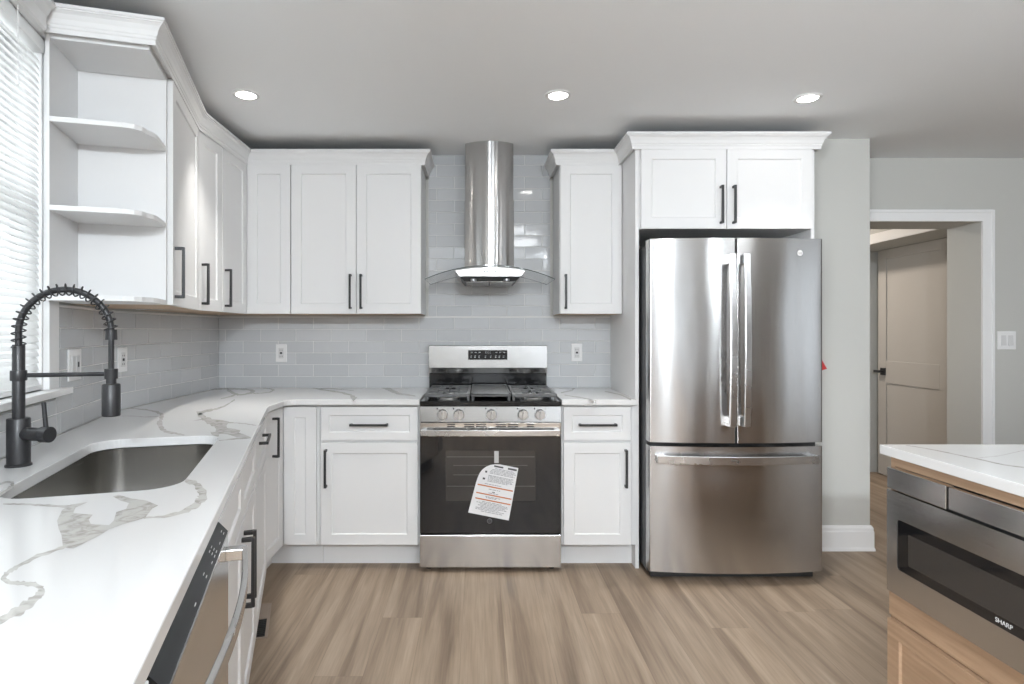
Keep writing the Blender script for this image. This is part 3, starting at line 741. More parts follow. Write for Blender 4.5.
VEIN_RIBBONS_RIGHT = [
[[(0.6384,3.9200),(0.6250,3.8651),(0.6119,3.8095),(0.5994,3.7588),(0.5898,3.7160),(0.5661,3.6688),(0.5430,3.6288),(0.5213,3.5958),(0.4992,3.5575)],[(0.6321,3.8279),(0.6187,3.7689),(0.6074,3.7380),(0.5952,3.6905),(0.5809,3.6415),(0.5573,3.6021),(0.5358,3.5715),(0.5144,3.5393),(0.4922,3.4972)]],
[[(0.4966,3.3868),(0.5172,3.3501),(0.5341,3.2958),(0.5568,3.2775),(0.5756,3.2409),(0.5840,3.1928),(0.5961,3.1644),(0.6058,3.1265),(0.6144,3.0908),(0.6106,3.0922),(0.6002,3.0581),(0.5929,3.0116),(0.5922,3.0061),(0.5753,2.9882),(0.5593,2.9817),(0.5407,2.9607),(0.5236,2.9464)],[(0.5044,3.4340),(0.5229,3.3832),(0.5430,3.3453),(0.5661,3.3267),(0.5850,3.2877),(0.5947,3.2440),(0.6098,3.2282),(0.6172,3.1780),(0.6325,3.1591),(0.6148,3.0713),(0.6056,3.0322),(0.5964,2.9952),(0.5818,2.9391),(0.5651,2.9328),(0.5503,2.9321),(0.5340,2.9222),(0.5195,2.9222)]],
[[(0.7692,3.5820),(0.7828,3.5427),(0.7952,3.5005),(0.8072,3.4590),(0.8183,3.4174),(0.8205,3.3573),(0.8199,3.2889),(0.8152,3.2098),(0.8140,3.1448)],[(0.7825,3.6384),(0.7978,3.6046),(0.8098,3.5596),(0.8188,3.5048),(0.8323,3.4688),(0.8339,3.4033),(0.8360,3.3427),(0.8391,3.2882),(0.8362,3.2161)]]]
VEIN_RIBBONS_ISLAND = [
[[(1.3812,1.9056),(1.3864,1.8949),(1.3916,1.8844),(1.3955,1.8724),(1.4002,1.8617),(1.4045,1.8493),(1.4075,1.8355),(1.4116,1.8232),(1.4158,1.8114),(1.4195,1.7944),(1.4216,1.7758),(1.4254,1.7598),(1.4281,1.7427),(1.4311,1.7263),(1.4337,1.7099),(1.4369,1.6946),(1.4398,1.6792),(1.4399,1.6631),(1.4417,1.6491),(1.4446,1.6367),(1.4462,1.6228),(1.4528,1.6147),(1.4590,1.6065),(1.4664,1.5995),(1.4732,1.5920),(1.4907,1.5911),(1.5061,1.5881),(1.5220,1.5856),(1.5386,1.5840)],[(1.3864,1.9125),(1.3926,1.9030),(1.3987,1.8937),(1.4049,1.8845),(1.4105,1.8748),(1.4149,1.8623),(1.4189,1.8496),(1.4237,1.8382),(1.4268,1.8248),(1.4311,1.8082),(1.4338,1.7903),(1.4359,1.7720),(1.4402,1.7567),(1.4426,1.7395),(1.4466,1.7246),(1.4498,1.7090),(1.4525,1.6933),(1.4537,1.6782),(1.4549,1.6635),(1.4567,1.6496),(1.4589,1.6365),(1.4658,1.6288),(1.4731,1.6215),(1.4805,1.6145),(1.4869,1.6066),(1.5027,1.6039),(1.5196,1.6023),(1.5358,1.6000),(1.5511,1.5968)]],
[[(1.4368,1.7090),(1.4619,1.7173),(1.4883,1.7270),(1.5125,1.7338),(1.5398,1.7441),(1.5818,1.7662),(1.6261,1.7904),(1.6722,1.8159),(1.7203,1.8429)],[(1.4406,1.7136),(1.4658,1.7220),(1.4926,1.7321),(1.5172,1.7393),(1.5441,1.7491),(1.5863,1.7715),(1.6322,1.7975),(1.6770,1.8213),(1.7237,1.8467)]]]

# ------------------------------------------------------------------ cabinet parts
def pull(parent, x, z, length, vertical=True, y=-0.02, mat=None):
    """square black bar pull, 10 mm section, on two posts"""
    h, s, d = length / 2, 0.006, 0.037
    mb = MB()
    if vertical:
        mb.box(x - s, y - d, z - h, x + s, y - d + 0.010, z + h)
        for e in (-1, 1):
            c = z + e * (h - s)
            mb.box(x - s, y - d + 0.010, c - s, x + s, y, c + s)
    else:
        mb.box(x - h, y - d, z - s, x + h, y - d + 0.010, z + s)
        for e in (-1, 1):
            c = x + e * (h - s)
            mb.box(c - s, y - d + 0.010, z - s, c + s, y, z + s)
    return mb.build('handle', mat or M['black'], parent, bevel=0.0012)

def shaker(name, parent, w, h, loc, rotz=0.0, handle=None, rail=0.058, mat=None, th=0.02):
    """recessed-panel front: local x 0..w, z 0..h, back at y=0, face at y=-th"""
    rail = min(rail, w * 0.36, h * 0.36)
    rec, ch = 0.0075, 0.004
    def ring(i, y):
        return [(i, y, i), (w - i, y, i), (w - i, y, h - i), (i, y, h - i)]
    rr = [ring(0, 0), ring(0, -th), ring(rail, -th), ring(rail + ch, -th + rec)]
    vs = [p for r in rr for p in r]
    fs = [(3, 2, 1, 0)]
    for k in range(3):
        for i in range(4):
            j = (i + 1) % 4
            fs.append((k * 4 + i, k * 4 + j, (k + 1) * 4 + j, (k + 1) * 4 + i))
    fs.append((12, 13, 14, 15))
    mb = MB()
    mb.add(vs, fs)
    o = mb.build(name, mat or M['cab'], parent, bevel=0.0016)
    o.location = loc
    o.rotation_euler = (0, 0, rotz)
    if handle:
        kind, hx, hz, hl = handle
        pull(o, hx, hz, hl, kind == 'v', -th)
    return o

def rel(poly, o):
    return [(x - o[0], y - o[1]) for x, y in poly]

UZ0, UZ1 = 1.403, 2.300          # wall cabinets, bottom and top
UD = 0.305                       # carcass depth
UF = YB - UD                     # carcass front on the back wall
DH = UZ1 - UZ0 - 0.005
BZ0, BZ1 = 0.132, CT - CTH       # base cabinets
BF = 3.23                        # base carcass front on the back wall
NU, NB = 0.332, 0.653            # carcass fronts on the turned wall

# ------------------------------------------------------------------ wall cabinets, left to right
# open end shelf next to the window
t = thing('open_shelf_cabinet', 'white open end shelf unit with two clipped shelves beside the window blind', 'cabinet', A3(0.797, 0.019, UZ0), RA)
W_, D_, H_ = 0.274, NU - 0.02, UZ1 - UZ0
clip = [(0.0, -0.012), (0.0, -(D_ - 0.085)), (0.010, -(D_ - 0.050)), (0.030, -(D_ - 0.030)), (0.060, -(D_ - 0.022)), (0.090, -(D_ - 0.006)), (0.12, -D_), (W_ - 0.016, -D_), (W_ - 0.016, -0.012)]
MB().box(0, -0.012, 0, W_, 0, H_).box(W_ - 0.016, -D_, 0, W_, -0.012, H_).build('carcass', M['cab'], t, bevel=0.001)
MB().prism([(0.0, -0.012), (0.0, -D_), (W_ - 0.016, -D_), (W_ - 0.016, -0.012)], H_ - 0.02, H_).build('top_panel', M['cab'], t, bevel=0.001)
MB().prism(clip, 0, 0.018).build('bottom_panel', M['cab'], t, bevel=0.0015)
for zz in (0.302, 0.600):
    MB().prism(clip, zz, zz + 0.018).build('shelf', M['cab'], t, bevel=0.0015)

# single door on the turned wall
o = A(0.52, 0.0)
t = thing('wall_cabinet', 'white single-door wall cabinet on the turned wall next to the open end shelf', 'cabinet', (o[0], o[1], UZ0))
MB().prism(rel([A(0.520, 0.002), A(0.520, NU), A(-0.070, NU), A(-0.004, 0.004)], o), 0, UZ1 - UZ0, bottom=1).build('carcass', [M['cab'], M['rawwood']], t)
p = A(0.519, NU)
wd = 0.519 + 0.078
shaker('door', t, wd - 0.003, DH, (p[0] - o[0], p[1] - o[1], 0), RA, ('v', 0.030, 0.131, 0.205))

# narrow single door on the square part of the wall
t = thing('wall_cabinet', 'white narrow single-door wall cabinet where the left run straightens, nearest the inside corner cabinet', 'cabinet', (XL, 2.908, UZ0))
MB().box(0.002, 0, 0, UD - 0.012, 0.268, UZ1 - UZ0, bottom=1).build('carcass', [M['cab'], M['rawwood']], t)
shaker('door', t, 0.262, DH, (UD - 0.012, 0.003, 0), RS, ('v', 0.030, 0.131, 0.205))

# inside corner cabinet, two leaves
t = thing('corner_wall_cabinet', 'white inside corner wall cabinet with two leaves meeting at the corner', 'cabinet', (XL, YB, UZ0))
xf = UD - 0.012
L_ = [(0.002, -0.002), (0.571, -0.002), (0.571, -UD), (xf, -UD), (xf, -0.662), (0.002, -0.662)]
MB().prism(L_, 0, UZ1 - UZ0, bottom=1).build('carcass', [M['cab'], M['rawwood']], t)
shaker('door', t, 0.662 - UD - 0.022, DH, (xf, -0.660, 0), RS, ('v', 0.030, 0.131, 0.205))
shaker('door', t, 0.571 - xf - 0.022, DH, (xf + 0.021, -UD, 0), 0.0)

# double door cabinet left of the hood
t = thing('wall_cabinet', 'white double-door wall cabinet between the corner cabinet and the range hood', 'cabinet', (-1.114, UF, UZ0))
MB().box(0, 0, 0, 0.774, UD - 0.002, UZ1 - UZ0, bottom=1).build('carcass', [M['cab'], M['rawwood']], t)
shaker('door', t, 0.3855, DH, (0.001, 0, 0), 0.0, ('v', 0.3855 - 0.030, 0.131, 0.205))
shaker('door', t, 0.3835, DH, (0.390, 0, 0), 0.0, ('v', 0.030, 0.131, 0.205))

# single door right of the hood
t = thing('wall_cabinet', 'white single-door wall cabinet between the range hood and the refrigerator', 'cabinet', (0.488, UF, UZ0))
MB().box(0, 0, 0, 0.372, UD - 0.002, UZ1 - UZ0, bottom=1).build('carcass', [M['cab'], M['rawwood']], t)
shaker('door', t, 0.366, DH, (0.003, 0, 0), 0.0, ('v', 0.030, 0.131, 0.205))

# cabinet over the refrigerator and its two tall end panels
t = thing('over_fridge_cabinet', 'white two-door cabinet above the refrigerator', 'cabinet', (0.883, BF, 1.857))
MB().box(0, 0, 0, 0.938, 0.608, UZ1 - 1.857).build('carcass', M['cab'], t)
shaker('door', t, 0.4635, UZ1 - 1.857 - 0.005, (0.005, 0, 0), 0.0, ('v', 0.4635 - 0.032, 0.128, 0.205))
shaker('door', t, 0.4635, UZ1 - 1.857 - 0.005, (0.4725, 0, 0), 0.0, ('v', 0.032, 0.128, 0.205))
tag(MB().box(0, 0, 0, 0.020, 0.608, UZ1).build('end_panel', M['cab'], loc=(0.861, BF, 0), bevel=0.001),
    'tall white end panel along the hood side of the refrigerator', 'panel')
tag(MB().box(0, 0, 0, 0.020, 0.608, UZ1).build('end_panel', M['cab'], loc=(1.822, BF, 0), bevel=0.001),
    'tall white end panel between refrigerator and grey wall pier', 'panel')

# crown mouldings
CP = [(0.0, 0.0125), (0.0205, 0.0125), (0.0205, 0.0), (0.024, 0.0), (0.024, 0.016), (0.027, 0.019), (0.027, 0.027), (0.030, 0.031), (0.034, 0.045), (0.042, 0.060), (0.050, 0.067), (0.054, 0.069), (0.054, 0.073), (0.058, 0.074), (0.058, 0.085), (0.0, 0.085)]
cz = UZ1 - 0.012
kx = XL + UD - 0.012
tag(sweep([A(0.799, 0.02), A(0.799, NU), A(-0.0705, NU), (kx, UF), (-0.340, UF), (-0.340, YB - 0.012)], CP, 'crown_molding', M['cab'], cz),
    'long white crown moulding over the left cabinets, turning from window to range hood', 'moulding')
tag(sweep([(0.488, YB - 0.012), (0.488, UF), (0.861, UF), (0.861, BF), (1.842, BF), (1.842, 3.498)], CP, 'crown_molding', M['cab'], cz),
    'white crown moulding stepping forward over the refrigerator cabinets', 'moulding')

# ------------------------------------------------------------------ base cabinets
KD = 0.075
# corner base, two leaves
t = thing('corner_base_cabinet', 'white inside corner base cabinet with two narrow leaves under the counter bend', 'cabinet', (XL, YB, 0))
cx = 0.609                     # carcass face of the square part, local x
Lb = [(0.002, -0.010), (0.823, -0.010), (0.823, -(YB - BF)), (cx, -(YB - BF)), (cx, 2.905 - YB), (0.010, 2.752 - YB)]
Lk = [(0.012, -0.020), (0.823, -0.020), (0.823, -(YB - BF) + KD), (cx - KD, -(YB - BF) + KD), (cx - KD, 2.885 - YB), (0.014, 2.755 - YB)]
MB().prism(Lb, BZ0, BZ1 - 0.001).build('carcass', M['cab'], t)
MB().prism(Lk, 0, BZ0).build('toe_kick', M['cab'], t)
fh = 0.887 - 0.135
shaker('door', t, YB - BF and (BF - 0.021 - 2.915), fh, (cx, 2.913 - YB, 0.135), RS, ('v', 0.13, 0.6155, 0.205))
shaker('door', t, 0.178, fh, (cx + 0.022, -(YB - BF), 0.135), 0.0)

def drawer_base(label, x, w, y, hx, kick_more=0.0):
    t = thing('base_cabinet', label, 'cabinet', (x, y, 0))
    MB().box(0, 0, BZ0, w, YB - y - 0.010, BZ1 - 0.001).build('carcass', M['cab'], t)
    MB().box(0, KD, 0, w + kick_more, YB - y - 0.012, BZ0).build('toe_kick', M['cab'], t)
    shaker('drawer_front', t, w - 0.018, 0.183, (0.009, 0, 0.704), 0.0, ('h', (w - 0.018) / 2, 0.088, 0.205), rail=0.045)
    shaker('door', t, w - 0.018, 0.557, (0.009, 0, 0.135), 0.0, ('v', hx, 0.420, 0.205))
    return t

drawer_base('white base cabinet with drawer and wide door left of the range', -0.864, 0.546, BF, 0.030)
tb = drawer_base('white narrow base cabinet with drawer and door between range and refrigerator', 0.457, 0.384, BF, 0.384 - 0.018 - 0.030, 0.0195)
MB().box(0.384, -0.004, BZ0, 0.4035, 0.02, BZ1 - 0.001).build('filler_strip', M['cab'], tb)

# turned run: drawer cabinet, sink cabinet, end cabinet
def turned_poly(t0, t1, n0, n1):
    return [A(t1, n0), A(t1, n1), A(t0, n1), A(t0, n0)]

o = A(0.718, 0.0)
t = thing('base_cabinet', 'white base cabinet with one drawer pull, between the sink cabinet and the corner', 'cabinet', (o[0], o[1], 0))
MB().prism(rel([A(0.718, 0.010), A(0.718, NB), A(0.055, NB), A(0.02, 0.010)], o), BZ0, BZ1 - 0.001).build('carcass', M['cab'], t)
MB().prism(rel([A(0.718, 0.012), A(0.718, NB - KD), A(0.055, NB - KD), A(0.025, 0.012)], o), 0, BZ0).build('toe_kick', M['cab'], t)
p = A(0.716, NB)
shaker('drawer_front', t, 0.655, 0.183, (p[0] - o[0], p[1] - o[1], 0.704), RA, ('h', 0.265, 0.140, 0.205), rail=0.045)
shaker('door', t, 0.655, 0.557, (p[0] - o[0], p[1] - o[1], 0.135), RA)

SK0, SK1, SN0, SN1 = 0.818, 1.560, 0.178, 0.565   # sink cut-out along the wall and out of it
o = A(1.695, 0.0)
t = thing('sink_base_cabinet', 'white two-door sink cabinet with a pair of upright black pulls below the sink', 'cabinet', (o[0], o[1], 0))
mbx = MB()
T0, T1 = 0.722, 1.695
mbx.prism(rel(turned_poly(T0, T1, 0.010, NB), o), BZ0, 0.60)
mbx.prism(rel(turned_poly(T0, T0 + 0.018, 0.010, NB), o), 0.60, BZ1 - 0.001)
mbx.prism(rel(turned_poly(T1 - 0.018, T1, 0.010, NB), o), 0.60, BZ1 - 0.001)
mbx.prism(rel(turned_poly(T0 + 0.018, T1 - 0.018, NB - 0.018, NB), o), 0.60, BZ1 - 0.001)
mbx.build('carcass', M['cab'], t)
MB().prism(rel(turned_poly(T0, T1, 0.012, NB - KD), o), 0, BZ0).build('toe_kick', M['cab'], t)
wl = (T1 - T0 - 0.012) / 2
for q in (0, 1):
    ta = T1 - 0.004 - q * (wl + 0.004)
    p = A(ta, NB)
    shaker('drawer_front', t, wl, 0.152, (p[0] - o[0], p[1] - o[1], 0.735), RA, rail=0.045)
    shaker('door', t, wl, 0.588, (p[0] - o[0], p[1] - o[1], 0.135), RA, ('v', (wl - 0.030) if q == 0 else 0.030, 0.455, 0.205))

o = A(2.47, 0.0)
t = thing('base_cabinet', 'white narrow base cabinet at the near end of the counter, past the dishwasher', 'cabinet', (o[0], o[1], 0))
MB().prism(rel(turned_poly(2.312, 2.470, 0.010, NB), o), BZ0, BZ1 - 0.001).build('carcass', M['cab'], t)
MB().prism(rel(turned_poly(2.312, 2.470, 0.012, NB - KD), o), 0, BZ0).build('toe_kick', M['cab'], t)
p = A(2.468, NB)
shaker('door', t, 0.153, 0.752, (p[0] - o[0], p[1] - o[1], 0.135), RA)

# ------------------------------------------------------------------ worktops
def rrect(t0, t1, n0, n1, r, seg=8):
    pts = []
    for cx_, cy_, a0 in ((t1 - r, n1 - r, 0), (t0 + r, n1 - r, 90), (t0 + r, n0 + r, 180), (t1 - r, n0 + r, 270)):
        for k in range(seg + 1):
            a = math.radians(a0 + 90 * k / seg)
            pts.append((cx_ + r * math.cos(a), cy_ + r * math.sin(a)))
    return pts

def slab(name, outer, hole, z0, z1, origin, veins=(), patches=()):
    """stone slab with an optional cut-out; veins and patches are pattern inlaid flush in its top face"""
    bm = bmesh.new()
    loops = [outer] + ([hole] if hole else [])
    edges = []
    for lp in loops:
        vs = [bm.verts.new((x - origin[0], y - origin[1], z0)) for x, y in lp]
        edges += [bm.edges.new((vs[i], vs[(i + 1) % len(vs)])) for i in range(len(vs))]
    res = bmesh.ops.triangle_fill(bm, use_beauty=True, edges=edges)
    faces = [g for g in res['geom'] if isinstance(g, bmesh.types.BMFace)]
    ext = bmesh.ops.extrude_face_region(bm, geom=faces)
    bmesh.ops.translate(bm, verts=[g for g in ext['geom'] if isinstance(g, bmesh.types.BMVert)], vec=(0, 0, z1 - z0))
    bmesh.ops.recalc_face_normals(bm, faces=bm.faces)
    zt = z1 + 0.0003
    k = 0
    for lf, rt in veins:
        k += 1
        zz = zt + 0.00004 * (k % 9)
        L1 = [bm.verts.new((x - origin[0], y - origin[1], zz)) for x, y in lf]
        R1 = [bm.verts.new((x - origin[0], y - origin[1], zz)) for x, y in rt]
        for i in range(len(L1) - 1):
            f = bm.faces.new((L1[i], L1[i + 1], R1[i + 1], R1[i]))
            f.normal_update()
            if f.normal.z < 0:
                f.normal_flip()
            f.material_index = 1
    for poly in patches:
        k += 1
        vs = [bm.verts.new((x - origin[0], y - origin[1], zt + 0.0004)) for x, y in poly]
        es = [bm.edges.new((vs[i], vs[(i + 1) % len(vs)])) for i in range(len(vs))]
        res = bmesh.ops.triangle_fill(bm, use_beauty=True, edges=es)
        for g in res['geom']:
            if isinstance(g, bmesh.types.BMFace):
                g.normal_update()
                if g.normal.z < 0:
                    g.normal_flip()
                g.material_index = 1
    me = bpy.data.meshes.new(name)
    bm.to_mesh(me)
    bm.free()
    me.materials.append(M['quartz'])
    me.materials.append(M['vein'])
    ob = bpy.data.objects.new(name, me)
    scene.collection.objects.link(ob)
    ob.location = (origin[0], origin[1], 0)
    bv = ob.modifiers.new('bevel', 'BEVEL')
    bv.width = 0.003
    bv.segments = 2
    bv.limit_method = 'ANGLE'
    bv.angle_limit = math.radians(35)
    return ob

NC = 0.677
cf = 3.18
XSQ = -1.030
tk = (XSQ - (K[0] + NA[0] * NC)) / UA[0]
kin = A(tk, NC)
e1, e2 = A(2.50, NC), A(2.50, 0.010)
outer = [(XL + 0.010, YB - 0.010), (-0.3155, YB - 0.010), (-0.3155, cf), (XSQ + 0.05, cf), (XSQ + 0.022, cf - 0.006), (XSQ + 0.006, cf - 0.022), (XSQ, cf - 0.05),
         (XSQ, kin[1] + 0.03), (XSQ + 0.003, kin[1] - 0.0), A(tk + 0.05, NC), e1, e2, (K[0] + 0.010, K[1] - 0.002)]
hole = [A(a, b) for a, b in rrect(SK0, SK1, SN0, SN1, 0.085)]
tag(slab('countertop', outer, hole, CT - CTH, CT, (XL, 2.6), VEIN_RIBBONS_LEFT, VEIN_PATCHES_LEFT),
    'white quartz worktop with taupe veins running round the corner, cut out for the sink', 'countertop')
tag(slab('countertop', [(0.452, cf), (0.8595, cf), (0.8595, YB - 0.010), (0.452, YB - 0.010)], None, CT - CTH, CT, (0.452, cf), VEIN_RIBBONS_RIGHT),
    'short white quartz worktop between range and refrigerator panel', 'countertop')

# ------------------------------------------------------------------ sink
mid = A(0.5 * (SK0 + SK1), 0.5 * (SN0 + SN1))
t = thing('kitchen_sink', 'stainless steel undermount sink basin below the black faucet', 'sink', (mid[0], mid[1], 0.65))
def loop3(grow, r, z):
    return [(A(a, b)[0] - mid[0], A(a, b)[1] - mid[1], z - 0.65) for a, b in rrect(SK0 - grow, SK1 + grow, SN0 - grow, SN1 + grow, r)]
lv = [loop3(0.022, 0.10, 0.8975), loop3(0.004, 0.088, 0.8975), loop3(0.004, 0.088, 0.700), loop3(-0.004, 0.080, 0.682), loop3(-0.022, 0.065, 0.672), loop3(-0.10, 0.05, 0.668), loop3(-0.145, 0.02, 0.667)]
n = len(lv[0])
mb = MB()
fs = []
for k in range(len(lv) - 1):
    for i in range(n):
        j = (i + 1) % n
        fs.append((k * n + i, k * n + j, (k + 1) * n + j, (k + 1) * n + i))
fs.append(tuple((len(lv) - 1) * n + i for i in range(n)))
mb.add([q for l in lv for q in l], fs)
bs = mb.build('basin', M['steel_sink'], t, smooth=True)
so = bs.modifiers.new('thickness', 'SOLIDIFY')
so.thickness = 0.0015
so.offset = 0
MB().lathe([(0.0, 0.0205), (0.030, 0.0205), (0.044, 0.022), (0.046, 0.0195), (0.046, 0.0185)], 32).build('drain', M['steel_hi'], t, smooth=True)

# ------------------------------------------------------------------ faucet
RF = math.atan2(NA[1], NA[0])
fb = A(1.186, 0.097)
t = thing('kitchen_faucet', 'matte black spring-neck pull-down faucet standing behind the sink', 'faucet', (fb[0], fb[1], CT), RF)
MB().lathe([(0.0, 0.0), (0.0310, 0.0), (0.0310, 0.005), (0.0275, 0.008), (0.0275, 0.128), (0.026, 0.131), (0.0, 0.131)], 36).build('base', M['black'], t, smooth=True)
MB().lathe([(0.0, 0.130), (0.0150, 0.130), (0.0150, 0.330), (0.0135, 0.333), (0.0, 0.333)], 28).build('column', M['black'], t, smooth=True)
RX = 0.224
mb = MB()
mb.lathe([(0.0, 0.234), (0.0185, 0.234), (0.0195, 0.236), (0.0195, 0.260), (0.0185, 0.262), (0.0, 0.262)], 28)
mb.cyl((0.02, 0, 0.248), (RX - 0.012, 0, 0.248), 0.0062, seg=14)
mb.lathe([(0.0, 0.234), (0.0170, 0.234), (0.0170, 0.262), (0.0, 0.262)], 24, origin=(RX, 0, 0))
mb.build('docking_arm', M['black'], t, smooth=True)
path = [Vector((0, 0, 0.32 + 0.045 * k / 4)) for k in range(4)]
for k in range(41):
    a = PI - PI * k / 40
    path.append(Vector((RX / 2 + RX / 2 * math.cos(a), 0, 0.368 + 0.118 * math.sin(a))))
MB().tube(path, 0.0085, 12).build('hose', M['black'], t, smooth=True)
# spring wound round the hose
seg_l = [0.0]
for i in range(1, len(path)):
    seg_l.append(seg_l[-1] + (path[i] - path[i - 1]).length)
tot = seg_l[-1]
pts = []
turns = 22
NS = turns * 16
for i in range(NS + 1):
    s = tot * i / NS
    k = max(j for j in range(len(path) - 1) if seg_l[j] <= s + 1e-9)
    f = (s - seg_l[k]) / max(1e-9, seg_l[k + 1] - seg_l[k])
    c = path[k].lerp(path[k + 1], min(1, f))
    d = (path[k + 1] - path[k]).normalized()
    e1_ = Vector((0, 1, 0))
    e2_ = d.cross(e1_).normalized()
    a = 2 * PI * turns * i / NS
    pts.append(c + e1_ * (0.0158 * math.cos(a)) + e2_ * (0.0158 * math.sin(a)))
MB().tube(pts, 0.0021, 7).build('spring', M['black'], t, smooth=True)
mb = MB()
mb.cyl((RX, 0, 0.345), (RX, 0, 0.374), 0.0155, 0.0145, 24)
mb.cyl((RX, 0, 0.235), (RX, 0, 0.348), 0.0075, seg=16)
mb.build('spray_tube', M['black'], t, smooth=True)
MB().lathe([(0.0, 0.1275), (0.0215, 0.1275), (0.0235, 0.130), (0.0235, 0.216), (0.0215, 0.219), (0.0130, 0.220), (0.0130, 0.236), (0.0, 0.236)], 32, origin=(RX, 0, 0)).build('spray_head', M['black'], t, smooth=True)
hd = Vector((0.90, -0.42, 0.0)).normalized()
hp = Vector((0, 0, 0.088))
mb = MB()
mb.cyl(hp + hd * 0.02, hp + hd * 0.070, 0.0185, seg=26)
mb.cyl(hp + hd * 0.070, hp + hd * 0.074, 0.0165, seg=26)
mb.cyl(hp + hd * 0.074, hp + hd * 0.098, 0.0215, seg=28)
mb.cyl(hp + hd * 0.086 + Vector((0, 0, 0.015)), hp + hd * 0.078 + Vector((0, 0, 0.088)), 0.0062, 0.0052, 14)
mb.build('lever_handle', M['black'], t, smooth=True)

# ------------------------------------------------------------------ dishwasher
o3 = A3(2.303, 0.690)
t = thing('dishwasher', 'stainless steel dishwasher with a black top control strip under the near worktop', 'dishwasher', o3, RA)
DWW = 0.600
MB().box(0.005, 0.022, 0.115, DWW - 0.005, 0.60, 0.885).build('tub_body', M['darkgrey'], t)
prof = [(0.0, 0.120), (0.0, 0.858), (0.004, 0.862), (0.024, 0.862), (0.024, 0.120)]
MB().extrude_x(prof, 0.0, DWW).build('door', M['steel_h'], t, bevel=0.002)
mb = MB()
mb.extrude_x([(0.0005, 0.8625), (0.021, 0.886), (0.024, 0.886), (0.024, 0.8625)], 0.0, DWW)
for (xa, n_) in ((0.56, 2), (0.50, 1), (0.452, 3), (0.428, 3), (0.395, 1), (0.33, 2), (0.22, 1)):
    for k in range(n_):
        zz = 0.868 + 0.005 * k
        yy = 0.0005 + (zz - 0.8625) / 0.0235 * 0.0205 - 0.0006
        mb.box(xa, yy, zz, xa + 0.010, yy + 0.001, zz + 0.002, mat=1)
mb.build('control_strip', [M['strip'], M['whiteink']], t)
mb = MB()
hpts = []
for k in range(21):
    u = k / 20
    hpts.append((0.030 + (DWW - 0.06) * u, -0.036 - 0.018 * math.sin(PI * u), 0.823))
mb.bar(hpts, 0.026, 0.011, side=(0, 0, 1))
for xx in (0.030, DWW - 0.030):
    mb.box(xx - 0.014, -0.040, 0.811, xx + 0.014, 0.001, 0.835)
mb.build('handle', M['steel_hi'], t, bevel=0.002)
MB().box(0.01, 0.065, 0.0, DWW - 0.01, 0.09, 0.115).build('toe_kick', M['darkgrey'], t)

# ------------------------------------------------------------------ range
t = thing('gas_range', 'freestanding stainless gas range with black oven door between the base cabinets', 'range', (0.067, 3.18, 0))
MB().box(-0.378, 0.031, 0.03, 0.378, 0.635, 0.893).build('body', M['darkgrey'], t)
MB().box(-0.380, -0.004, 0.896, 0.380, 0.598, 0.921).build('cooktop', M['enamel'], t, bevel=0.004)
mb = MB()
mb.extrude_x([(-0.010, 0.812), (-0.004, 0.893), (0.030, 0.893), (0.030, 0.812)], -0.380, 0.380)
for kx_ in (-0.2576, -0.1696, 0.0040, 0.1747, 0.2660):
    mb.box(kx_ - 0.032, -0.0085, 0.879, kx_ - 0.025, -0.0055, 0.886, mat=1)
    mb.box(kx_ + 0.026, -0.0085, 0.8805, kx_ + 0.034, -0.0055, 0.8825, mat=1)
mb.build('control_panel', [M['steel_h'], M['inkdark']], t)
for kx_ in (-0.2576, -0.1696, 0.0040, 0.1747, 0.2660):
    k_ = MB().lathe([(0.0, 0.030), (0.0235, 0.030), (0.0262, 0.026), (0.0270, 0.006), (0.0285, 0.004), (0.0285, 0.0), (0.0, 0.0)], 32, axis='y', origin=(0, 0, 0)).build('knob', M['steel_hi'], t, smooth=True)
    k_.location = (kx_, -0.0095, 0.852)
    MB().box(-0.0065, -0.044, -0.0245, 0.0065, -0.029, 0.0245).build('grip', M['steel_hi'], k_, bevel=0.003)
    MB().box(-0.0008, -0.0448, 0.006, 0.0008, -0.0435, 0.023).build('pointer', M['inkdark'], k_)
mb = MB()
mb.box(-0.380, -0.002, 0.744, 0.380, 0.030, 0.806)
mb.build('door_trim', M['steel_h'], t, bevel=0.002)
for xa, xb in ((-0.233, -0.190), (-0.142, -0.087), (-0.078, -0.023), (0.028, 0.084), (0.094, 0.149), (0.196, 0.236)):
    for zz in (0.794, 0.783):
        MB().box(xa, -0.0028, zz, xb, 0.0, zz + 0.0055).build('vent_slot', M['dark'], t)
mb = MB()
hp_ = []
for k in range(25):
    u = k / 24
    hp_.append((-0.372 + 0.744 * u, -0.038 - 0.010 * math.sin(PI * u), 0.757))
mb.bar(hp_, 0.034, 0.014, side=(0, 0, 1))
for xx in (-0.358, 0.358):
    mb.box(xx - 0.014, -0.040, 0.742, xx + 0.014, -0.001, 0.772)
mb.build('handle', M['steel_hi'], t, bevel=0.004)
MB().box(-0.380, 0.0, 0.208, 0.380, 0.030, 0.743).build('oven_door', M['blackglass'], t, bevel=0.003)
wnd = MB().box(-0.241, -0.0006, 0.384, 0.243, 0.001, 0.656).build('oven_window', M['ovenwin'], t)
mb = MB()
for zz, a, b in ((0.620, -0.236, 0.238), (0.574, -0.20, 0.20), (0.523, -0.20, 0.05), (0.462, -0.236, 0.238)):
    mb.box(a, -0.0011, zz, b, -0.0005, zz + 0.0035)
mb.build('oven_rack', M['rack'], wnd)
bd = MB().lathe([(0.0, 0.0016), (0.0125, 0.0016), (0.0135, 0.0)], 32, axis='y').build('badge', M['badge'], t, smooth=True)
bd.location = (-0.0045, -0.0004, 0.276)
MB().lathe([(0.0105, 0.0019), (0.0115, 0.0019), (0.0115, 0.0015), (0.0105, 0.0015)], 32, axis='y').build('badge_ring', M['inkdark'], bd)
